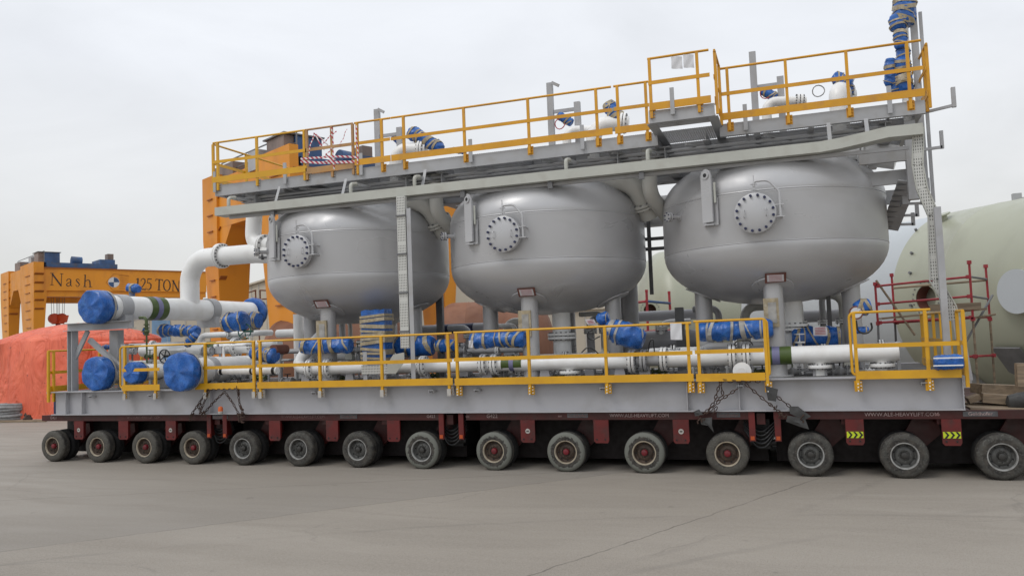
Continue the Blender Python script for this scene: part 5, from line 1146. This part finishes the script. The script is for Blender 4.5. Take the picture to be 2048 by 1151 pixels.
# ------------------------------------------------------------------ scaffolding
def scaf(name, label, tubes, m='scaf_red', boards=(), r=.028):
    r_ = thing(name, label, 'scaffolding', at(*tubes[0][0][:2], y=tubes[0][0][2]))
    for (a, b, *mm) in tubes:
        q = MB(); A_, B_ = at(a[0],a[1],y=a[2]), at(b[0],b[1],y=b[2]); q.cyl(A_, B_, r, 8); 
        if not mm or mm[0] == 'scaf_red':
            for f in (.02,.98): c = A_.lerp(B_, f); q.box(c-Vector((.045,.045,.045)), c+Vector((.045,.045,.045)))
        q.build('tube', mm[0] if mm else m, r_)
    for (a, b, w_, h) in boards:
        q = MB(); q.bar(at(a[0],a[1],y=a[2]), at(b[0],b[1],y=b[2]), w_, h); q.build('board', 'timber', r_)
    return r_
Y1, Y2 = 6.6, 7.8
def vert(u, v0, y, z0): # tube from top pixel straight down
    return u, v0, y, z0
sc = scaf('scaffolding', 'red tube scaffolding with planks in front of the huge olive tank',
  [((1938,522,Y1),(1946,640,Y1)),((1971,530,Y2),(1980,640,Y2)),((1750,566,Y1),(1756,648,Y1)),((1783,548,Y2),(1790,645,Y2)),
   ((1752,572,Y1),(1940,553,Y1)),((1752,608,Y1),(1942,592,Y1)),((1756,645,Y1),(1946,634,Y1)),((1785,576,Y2),(1974,560,Y2),'timber'),((1790,645,Y2),(1982,633,Y2)),
   ((1940,553,Y1),(1973,558,Y2),'steel_dark'),((1942,592,Y1),(1975,597,Y2),'steel_dark'),((1946,636,Y1),(1990,628,Y2),'timber'),((1950,712,Y1),(1988,710,Y2)),((1926,713,Y1),(1950,712,Y1)),
   ((1946,640,Y1),(1956,770,Y1),'timber'),((1980,640,Y2),(1990,770,Y2),'timber'),((1756,648,Y1),(1760,760,Y1),'steel_dark'),((1790,645,Y2),(1795,750,Y2),'steel_dark'),
   ((1752,560,Y1),(1830,670,Y1),'timber'),((1985,590,Y2),(1928,690,Y1),'steel_dark')],
  boards=[((1760,637,Y1+.6),(1965,618,Y1+.6),1.0,.05),((1860,616,Y1-.02),(1962,611,Y1-.02),.04,.17)])
q = MB()
for u, y in ((1956,Y1),(1990,Y2),(1760,Y1),(1795,Y2)):
    p = at(u, 768, y=y); q = MB(); q.cyl((p.x,y,.0),(p.x,y,p.z+.1),.026,8); q.build('standard', 'timber', sc)
scaf('scaffolding', 'small red tube scaffolding before the nozzle seen between the middle and rightmost tanks',
  [((1293,580,12),(1296,665,12)),((1338,583,13),(1343,665,13)),((1262,606,12),(1294,602,12)),((1294,602,12),(1340,606,13),'trolley'),((1262,664,12),(1343,660,13))], r=.045)
sr = scaf('scaffolding', 'rust brown scaffold platform with railing behind the left pipes before the beige shed',
  [((a_,v0,22),(a_+1,v1,22),'rust') for a_, v0, v1 in ((492,585,660),(511,580,612),(520,580,612),(537,579,612),(518,612,690))] +
  [((490,587,22),(512,580,22),'rust'),((520,580,22),(540,581,22),'rust'),((490,600,22),(540,597,22),'rust'),((490,588,22),(500,612,22),'rust'),((492,665,22),(520,618,22),'rust')],
  boards=[((494,614,22),(548,613,22),1.2,.2)], r=.04)

# ------------------------------------------------------------------ gantry cranes
E1 = Vector((.46,.888,0)); E2 = Vector((-.888,.46,0))
def gantry(label, O, s, top, gir_top, gir_bot, glen, far_a, capx, A, B, la, name='gantry_crane'):
    """O: ground point under the near corner of leg A; s scale"""
    r = thing(name, label, 'gantry crane', O)
    def L(a, b, z): return O + E1*a*s + E2*b*s + Vector((0,0,z))
    def hexab(q, a0, a1, b0, b1, z0, z1, ta=0, tb=0):
        q.hexa([L(a0+ta,b0+tb,z0),L(a1-ta,b0+tb,z0),L(a1-ta,b1-tb,z0),L(a0+ta,b1-tb,z0),L(a0,b0,z1),L(a1,b0,z1),L(a1,b1,z1),L(a0,b1,z1)])
    for b0, b1, nm in ((*A,'leg'),(*B,'leg')):
        tb_ = (b1-b0)*.22; q = MB(); hexab(q, la[0], la[1], b0, b1, 0, gir_bot, (la[1]-la[0])*.2, tb_); hexab(q, la[0], 0.0, b0, b1, gir_bot+.001, top, 0, 0)
        lg = q.build(nm, 'crane', r)
        for k in range(12):
            z = 1.2+(top-1.6)*k/12; q = MB(); fx_ = max(0, 1-z/gir_bot); w0 = b0+(b1-b0)*.25+tb_*fx_*.3; w1 = b0+(b1-b0)*.6; a0_ = la[0]-.02+(la[1]-la[0])*.2*fx_
            q.prism([L(a0_,w0,z),L(a0_,w1,z),L(a0_,w1,z+.05),L(a0_,w0,z+.05)], -E1*.06*s); q.build('rung', 'crane_dk', lg)
            if z > gir_bot-2.5:
                q = MB(); q.prism([L(la[0]+.05,b0-.02,z),L(-.02,b0-.02,z),L(-.02,b0-.22,z+.16),L(la[0]+.05,b0-.22,z+.16)], Vector((0,0,.03))); q.build('stiffener', 'crane_dk', lg)
    q = MB(); m0, m1 = la[0]+.12, la[0]+.12+min(1.2, la[1]-la[0]-.2)
    hexab(q, m0, m1, A[1]+.001, B[0]-.001, gir_bot+.5, top-.25); hh = (B[0]-A[1])*.3
    q.prism([L(m0+.01,A[1]+.002,gir_bot+.5),L(m0+.01,A[1]+hh,gir_bot+.5),L(m0+.01,A[1]+.002,gir_bot-1.3)], E1*(m1-m0-.02)*s); q.prism([L(m0+.01,B[0]-.002,gir_bot+.5),L(m0+.01,B[0]-hh,gir_bot+.5),L(m0+.01,B[0]-.002,gir_bot-1.1)], E1*(m1-m0-.02)*s)
    q.build('end_beam', 'crane', r)
    for b0, b1 in ((.15,1.5),(B[0]+.1,B[0]+1.2)):
        q = MB(); hexab(q, .001, glen, b0, b1, gir_bot, gir_top); g_ = q.build('girder', 'crane', r)
        q = MB(); hexab(q, .002, glen, b0-.12, b1+.12, gir_top+.001, gir_top+.10); q.build('runway_rail', 'crane_dk', g_)
        q = MB(); hexab(q, .002, glen, b0+.2, b1+.5, gir_bot-.55, gir_bot-.001); q.build('lower_flange_box', 'crane_dk' if False else 'crane', g_)
    for b0, b1 in ((.1,2.4),(B[0],B[0]+2)):
        q = MB(); hexab(q, far_a, far_a+.9, b0, b1, 0, gir_bot-.6, .3, .5); q.build('leg', 'crane', r)
    # trolley
    q = MB(); z = gir_top+.15
    hexab(q, *capx, .3, B[0]+.8, z, z+.45); hexab(q, capx[0]-.1, capx[0]+1.2, .6, 2.4, z+.46, z+1.4)
    hexab(q, capx[1]-1.6, capx[1]-.2, .4, 3, z+.46, z+.9); q.cyl(L(capx[0]+2.3,1,z+.75), L(capx[0]+3.2,1,z+.7), .42*s, 16)
    tr = q.build('trolley', 'trolley', r)
    q = MB(); hexab(q, capx[0]-.7, capx[0]+1.3, .5, 2.5, z+1.42, z+1.48); q.build('roof_sheet', 'steel_dark', tr)
    q = MB(); hexab(q, capx[0]-.6, capx[0]-.12, .7, 2.3, z+.46, z+1.4); q.build('machine_housing', 'motor', tr)
    q = MB(); hexab(q, capx[0]-.7, capx[0]-.1, 3.0, 4.0, z+.3, z+1.2); q.build('machine_housing', 'steel', tr)
    q = MB(); hexab(q, capx[0]+.2, capx[0]+1.4, 3.2, 5.0, z+.46, z+1.45); q.build('machine_housing', 'motor', tr)
    q = MB(); hexab(q, capx[1]-.7, capx[1]-.15, 1, 1.9, z+.91, z+1.55); q.build('machine_housing', 'motor', tr)
    q = MB(); hexab(q, capx[0]-.4, capx[0]+.6, B[0]-1.2, B[0]+.9, z+.46, z+1.3); q.build('machine_housing', 'motor', tr)
    q = MB()
    for b in (0.3, 2.5, 4.5, B[0]+.5): q.bar(L(capx[0]-.2,b,z+.46), L(capx[0]-.2,b,z+1.5), .05, .05)
    for zz in (1.0,1.5): q.bar(L(capx[0]-.2,.3,z+zz), L(capx[0]-.2,B[0]+.5,z+zz), .05, .05)
    q.build('handrail', 'steel_dark', tr)
    return r, L
O1 = at(88, 640, d=75); O1.z = 0
gt = at(88,535,d=75).z; gb = at(86,580,d=75).z
cr1, L1 = gantry('distant orange gantry crane lettered Nash 125 TON with hanging hook block', O1, 1.0, at(68,521,d=74).z, gt, gb, 15.5, 14.2, (.3,6.6), (0,5.2), (10.3,14), (-.85,.25))
# hoist ropes and block
def onface(u, v):  # intersect with girder face plane b=.15
    Q = O1+E2*.148; D = ray(u, v); t_ = (Q-CAM).dot(E2)/D.dot(E2); return CAM+D*t_
q = MB(); hz = at(116,638,d=79).z
hc = at(116,640,d=79.5); hc.z = 0
for i, du in enumerate((-.55,-.35,-.1,.0,.12,.4,.55)): q.cyl(hc+E1*du+Vector((0,0,hz+.3)), hc+E1*du*1.1+Vector((0,0,gb-.3)), .022, 5)
q.build('hoist_ropes', 'steel_dark', cr1)
q = MB(); 
for sx in (-.35,.3): q.lathe([(-.28,.50),(.28,.50)], hc+E1*sx+Vector((0,0,hz+.1)), E2*1.0, 20)
q.lathe([(-.35,.45),(.35,.62)], hc+E1*.35+Vector((0,0,hz+.05)), Vector((0,0,1)), 16); q.box(hc+Vector((-.5,-.3,hz-.45)), hc+Vector((.5,.3,hz-.15))); hb_ = q.build('hook_block', 'hook', cr1)
q = MB(); q.cyl(hc+Vector((0,0,hz-1.2)), hc+Vector((0,0,hz-.45)), .22, 12); q.build('hook_shank', 'navyplastic', hb_)
# serif lettering painted on the girder face
let = MB()
def stroke(pts, ws):
    """flat painted stroke: pts in pixel coordinates, ws widths (px)"""
    n = len(pts); Lp = []; Rp = []
    for i, (x, y) in enumerate(pts):
        a = pts[max(0,i-1)]; b = pts[min(n-1,i+1)]; dx, dy = b[0]-a[0], b[1]-a[1]; l = math.hypot(dx, dy) or 1; w_ = (ws[i] if isinstance(ws, (list,tuple)) else ws)/2
        Lp.append((x-dy/l*w_, y+dx/l*w_)); Rp.append((x+dy/l*w_, y-dx/l*w_))
    vs = [onface(*p) for p in Lp]+[onface(*p) for p in Rp]; e = -E2*.02
    vs2 = [v+e for v in vs]; fs = [(i,i+1,n+i+1,n+i) for i in range(n-1)]; let.add(vs2, fs)
    let.add(vs, fs)
def arc(cx, cy, rx, ry, a0, a1, n=10): return [(cx+rx*math.cos(math.radians(a0+(a1-a0)*i/n)), cy+ry*math.sin(math.radians(a0+(a1-a0)*i/n))) for i in range(n+1)]
def C(x, y): return (x/5.23, 480+y/5.23)   # coordinates read off the enlarged crop
def SK(pts, w_): stroke([C(*p) for p in pts], [x/5.23 for x in w_] if isinstance(w_, (list,tuple)) else w_/5.23)
# N
SK([(548,345),(543,466)],6); SK([(545,350),(640,478)],[15,15]); SK([(645,350),(640,480)],6); SK([(525,345),(562,346)],5); SK([(628,350),(662,351)],5); SK([(525,466),(562,468)],5)
# a
SK([(697,428),(704,410),(722,402),(738,412),(740,430),(738,470),(752,482)],[8,6,6,9,11,11,4]); SK([(740,436),(712,446),(695,462),(704,480),(722,478),(740,464)],[5,7,10,9,6,5])
# s
SK([(830,424),(824,408),(808,404),(797,416),(806,432),(822,446),(832,464),(820,482),(804,484),(792,464)],[5,5,6,9,11,11,9,6,5,5])
# h
SK([(892,362),(886,484)],[11,11]); SK([(878,364),(895,361)],4); SK([(888,436),(910,416),(930,416),(940,432),(944,488)],[5,6,8,11,11]); SK([(872,485),(905,487)],5); SK([(928,488),(965,490)],5)
# 1 2 5
SK([(1444,398),(1438,512)],[13,13]); SK([(1424,412),(1446,396)],5); SK([(1420,512),(1456,515)],5)
SK([(1474,428),(1480,408),(1498,400),(1516,412),(1518,436),(1504,464),(1472,510)],[5,6,8,11,12,9,6]); SK([(1470,511),(1524,516)],10); SK([(1524,517),(1528,500)],5)
SK([(1545,404),(1586,407)],9); SK([(1547,404),(1542,448)],6); SK([(1540,448),(1562,444),(1580,464),(1578,496),(1558,518),(1534,512)],[5,8,12,12,8,5])
# T O N
SK([(1628,408),(1702,413)],7); SK([(1630,408),(1627,428)],5); SK([(1702,412),(1703,432)],5); SK([(1666,411),(1662,522)],[13,13]); SK([(1646,522),(1682,525)],5)
SK([C and (1746+34*math.cos(a), 472+57*math.sin(a)) for a in [2*PI*i/22 for i in range(23)]], [7+5*abs(math.cos(2*PI*i/22)) for i in range(23)])
SK([(1812,420),(1808,528)],6); SK([(1809,422),(1868,538)],14); SK([(1796,420),(1826,421)],5); SK([(1796,528),(1822,530)],5); SK([(1872,424),(1868,536)],6)
let.build('painted_letters', 'letter', cr1)
# round emblem with thin speed lines
def disc(c, rx, ry, a0, a1, m, dep, nm):
    q = MB(); P_ = [onface(*C(*c))]+[onface(*C(c[0]+rx*math.cos(math.radians(a0+(a1-a0)*i/16)), c[1]+ry*math.sin(math.radians(a0+(a1-a0)*i/16)))) for i in range(17)]
    q.add([p-E2*dep for p in P_], [(0,i,i+1) for i in range(1,17)]); return q.build(nm, m, cr1)
disc((1190,440),60,54,0,360,'paper',.015,'emblem_disc'); disc((1190,440),56,50,-90,0,'trolley',.03,'emblem_quarter'); disc((1190,440),56,50,90,180,'trolley',.03,'emblem_quarter')
let = MB()
SK([(1110,440),(1190,352),(1350,372)],3); SK([(1110,440),(1180,522),(1300,530)],3)
for k in range(7): SK([(1262-abs(k-3)*6,372+k*22),(1345,378+k*22)],2.4)
let.build('emblem_lines', 'crane_dk', cr1)
# nearer crane
O2 = at(604, 640, d=34); O2.z = 0
cr2, L2 = gantry('large orange gantry crane rising right behind the leftmost tank', O2, 1.0, at(592,284,d=34).z, at(605,330,d=34).z, at(605,330,d=34).z-2.2, 9.4, 7.9, (.3,4.6), (0,2.9), (7.5,9.2), (-.42,1.35))

# ------------------------------------------------------------------ sheds, tarpaulin heap, left debris
def shed(label, u0, u1, d0, d1, z0, z1, name='shed', depth=20, rise=0, door=None):
    A_ = at(u0, 690, d=d0); B_ = at(u1, 690, d=d1); A_.z = B_.z = 0; e = (B_-A_).normalized(); nrm = Vector((-e.y, e.x, 0)); r = thing(name, label, 'building', (A_+B_)/2)
    q = MB(); U = Vector((0,0,1)); q.hexa([A_,B_,B_+nrm*depth,A_+nrm*depth,A_+U*z0,B_+U*z1,B_+nrm*depth+U*z1,A_+nrm*depth+U*z0]); w_ = q.build('wall', 'wall', r)
    q = MB(); q.hexa([A_+U*(z0+.01)-nrm*.3-e*.3,B_+U*(z1+.01)-nrm*.3,B_+nrm*depth+U*(z1+.01),A_+nrm*depth+U*(z0+.01),A_+U*(z0+.16)-nrm*.3-e*.3,B_+U*(z1+.16)-nrm*.3,B_+nrm*depth+U*(z1+.16),A_+nrm*depth+U*(z0+.16)]); q.build('roof', 'wall', r)
    q = MB(); L_ = (B_-A_).length; k = 0
    while k < L_: p = A_+e*k-nrm*.02; z = z0+(z1-z0)*k/L_; q.box(p-Vector((.03,.03,0)), p+Vector((.03,.03,z-.1))); k += 1.6
    q.build('panel_joints', 'roof', r)
    if door:
        p = A_.lerp(B_, door); q = MB(); q.hexa([p-nrm*.05,p+e*1.6-nrm*.05,p+e*1.6-nrm*.01,p-nrm*.01,p-nrm*.05+U*z0*.95,p+e*1.6-nrm*.05+U*z0*.95,p+e*1.6-nrm*.01+U*z0*.95,p-nrm*.01+U*z0*.95]); q.build('downpipe_panel', 'doorblue', r)
za = at(270,640,d=70).z; shed('low beige shed with blue panel under the thick header pipe', 262, 420, 70, 70, za+.6, za+.6, depth=12, door=.27)
shed('large beige shed with sloping roof behind the left pipes', 440, 640, 78, 62, at(440,590,d=78).z, at(600,538,d=65).z, depth=30)
shed('added low grey-beige shed wall hiding bright sky beneath the middle tank', 1130, 1290, 60, 60, at(1200,618,d=60).z, at(1200,618,d=60).z, depth=10)  # invented wall, put in to cover bright sky below the middle tank
# tarpaulin-covered heap
tz = thing('tarpaulin_heap', 'big heap covered with faded orange tarpaulin at the left edge', 'tarpaulin', at(100,836,z=0))
c0 = at(85,836,z=0); cc = at(66,836,z=0)+Vector((-.35,2.8,0)); q = MB(); vs = []; fs = []; n = 72; H0 = 3.05
ztop = at(75,643,d=33.5).z
rings = [(1.06,.0),(1.03,.25),(1.01,.8),(1.0,1.6),(.99,2.3),(.985,ztop*.80),(.95,ztop*.835),(.75,ztop*.90),(.5,ztop*.955),(.25,ztop*.99),(.03,ztop)]
for k, z in rings:
    for i in range(n):
        a = 2*PI*i/n; sq = 1/max(abs(math.cos(a)), abs(math.sin(a)))**.55
        fold = .06*abs(math.sin(a*9.5+math.sin(a*5)*2))*(1-z/ztop) + .10*noise.noise(Vector((math.cos(a)*3, math.sin(a)*3, z*.8)))
        rr = 2.75*sq*k*(1+fold*.7); vs.append(cc+Vector((rr*math.cos(a)*1.0, rr*math.sin(a)*1.05, z+.08*noise.noise(Vector((a*3,z,1)))*(z > .1))))
for j in range(len(rings)-1):
    for i in range(n): k = (i+1) % n; fs.append((j*n+i, j*n+k, (j+1)*n+k, (j+1)*n+i))
fs.append(tuple((len(rings)-1)*n+i for i in range(n))); q.add(vs, fs); q.build('main_cover', 'tarp', tz)
e0 = at(200,836,z=0)+Vector((0,3.0,0)); zz = at(180,682,d=33).z; q = MB(); vs = []; fs = []
rings = [(1.04,0),(1.0,.6),(1.0,zz*.7),(.98,zz*.97),(.8,zz),(.03,zz+.03)]
for k, z in rings:
    for i in range(48):
        a = 2*PI*i/48; sq = 1/max(abs(math.cos(a)), abs(math.sin(a)))**.8; rr = 1.3*sq*k*(1+.03*math.sin(a*13)); vs.append(e0+Vector((rr*math.cos(a)*.9-1.25, rr*math.sin(a)-.6, z)))
for j in range(len(rings)-1):
    for i in range(48): k = (i+1) % 48; fs.append((j*48+i, j*48+k, (j+1)*48+k, (j+1)*48+i))
fs.append(tuple((len(rings)-1)*48+i for i in range(48))); q.add(vs, fs); q.build('side_cover', 'tarp', tz)
c = at(28,838,z=0)+Vector((-.3,.2,0)); q = MB()
for k in range(6):
    R_ = .62+.05*math.sin(k*2.1); q.tube([c+Vector((R_*math.cos(a)+.04*math.sin(k*3), R_*math.sin(a), .06+k*.115+.02*math.sin(a*2+k))) for a in [2*PI*i/28 for i in range(28)]], .07, 8, closed=True)
solo(q, 'coiled_hose', 'rope', 'stack of grey coiled hose on the ground before the orange tarpaulin', 'coiled hose')
for i, (u, v, s, lab) in enumerate(((68,833,.28,'larger dark lump of debris right of the grey hose coil'),(82,832,.2,'smaller dark lump of debris nearest the trailer'),(56,838,.15,'low dark scrap piece close beside the grey hose coil'))):
    c = at(u, v+3, z=0); q = MB(); q.lathe([(0,s),(.12*s/.2,s*1.1),(.3*s/.2,s*.6),(.35*s/.2,.01)], c, (0,0,1), 12, fr=lambda a, h: 1+.3*math.sin(a*3+h*20+i)); solo(q, 'debris_lump', 'chain', lab, 'debris', 'debris lumps on the ground')
q = MB(); A_ = at(0,846,z=0); B_ = at(92,843,z=0); q.bar(A_+Vector((-3,0,.05)), B_+Vector((0,0,.05)), .12, .08); solo(q, 'timber_strip', 'timber', 'long thin timber lying on the ground in front of the hose coil', 'timber')
c = at(148,914,z=0); q = MB(); q.lathe([(0,.06),(.04,.08),(.08,.02)], c, (0,0,1), 8, fr=lambda a, h: 1+.3*math.sin(a*2)); solo(q, 'stone', 'concrete_light', 'small pale stone lying beside the leftmost wheel', 'stone')
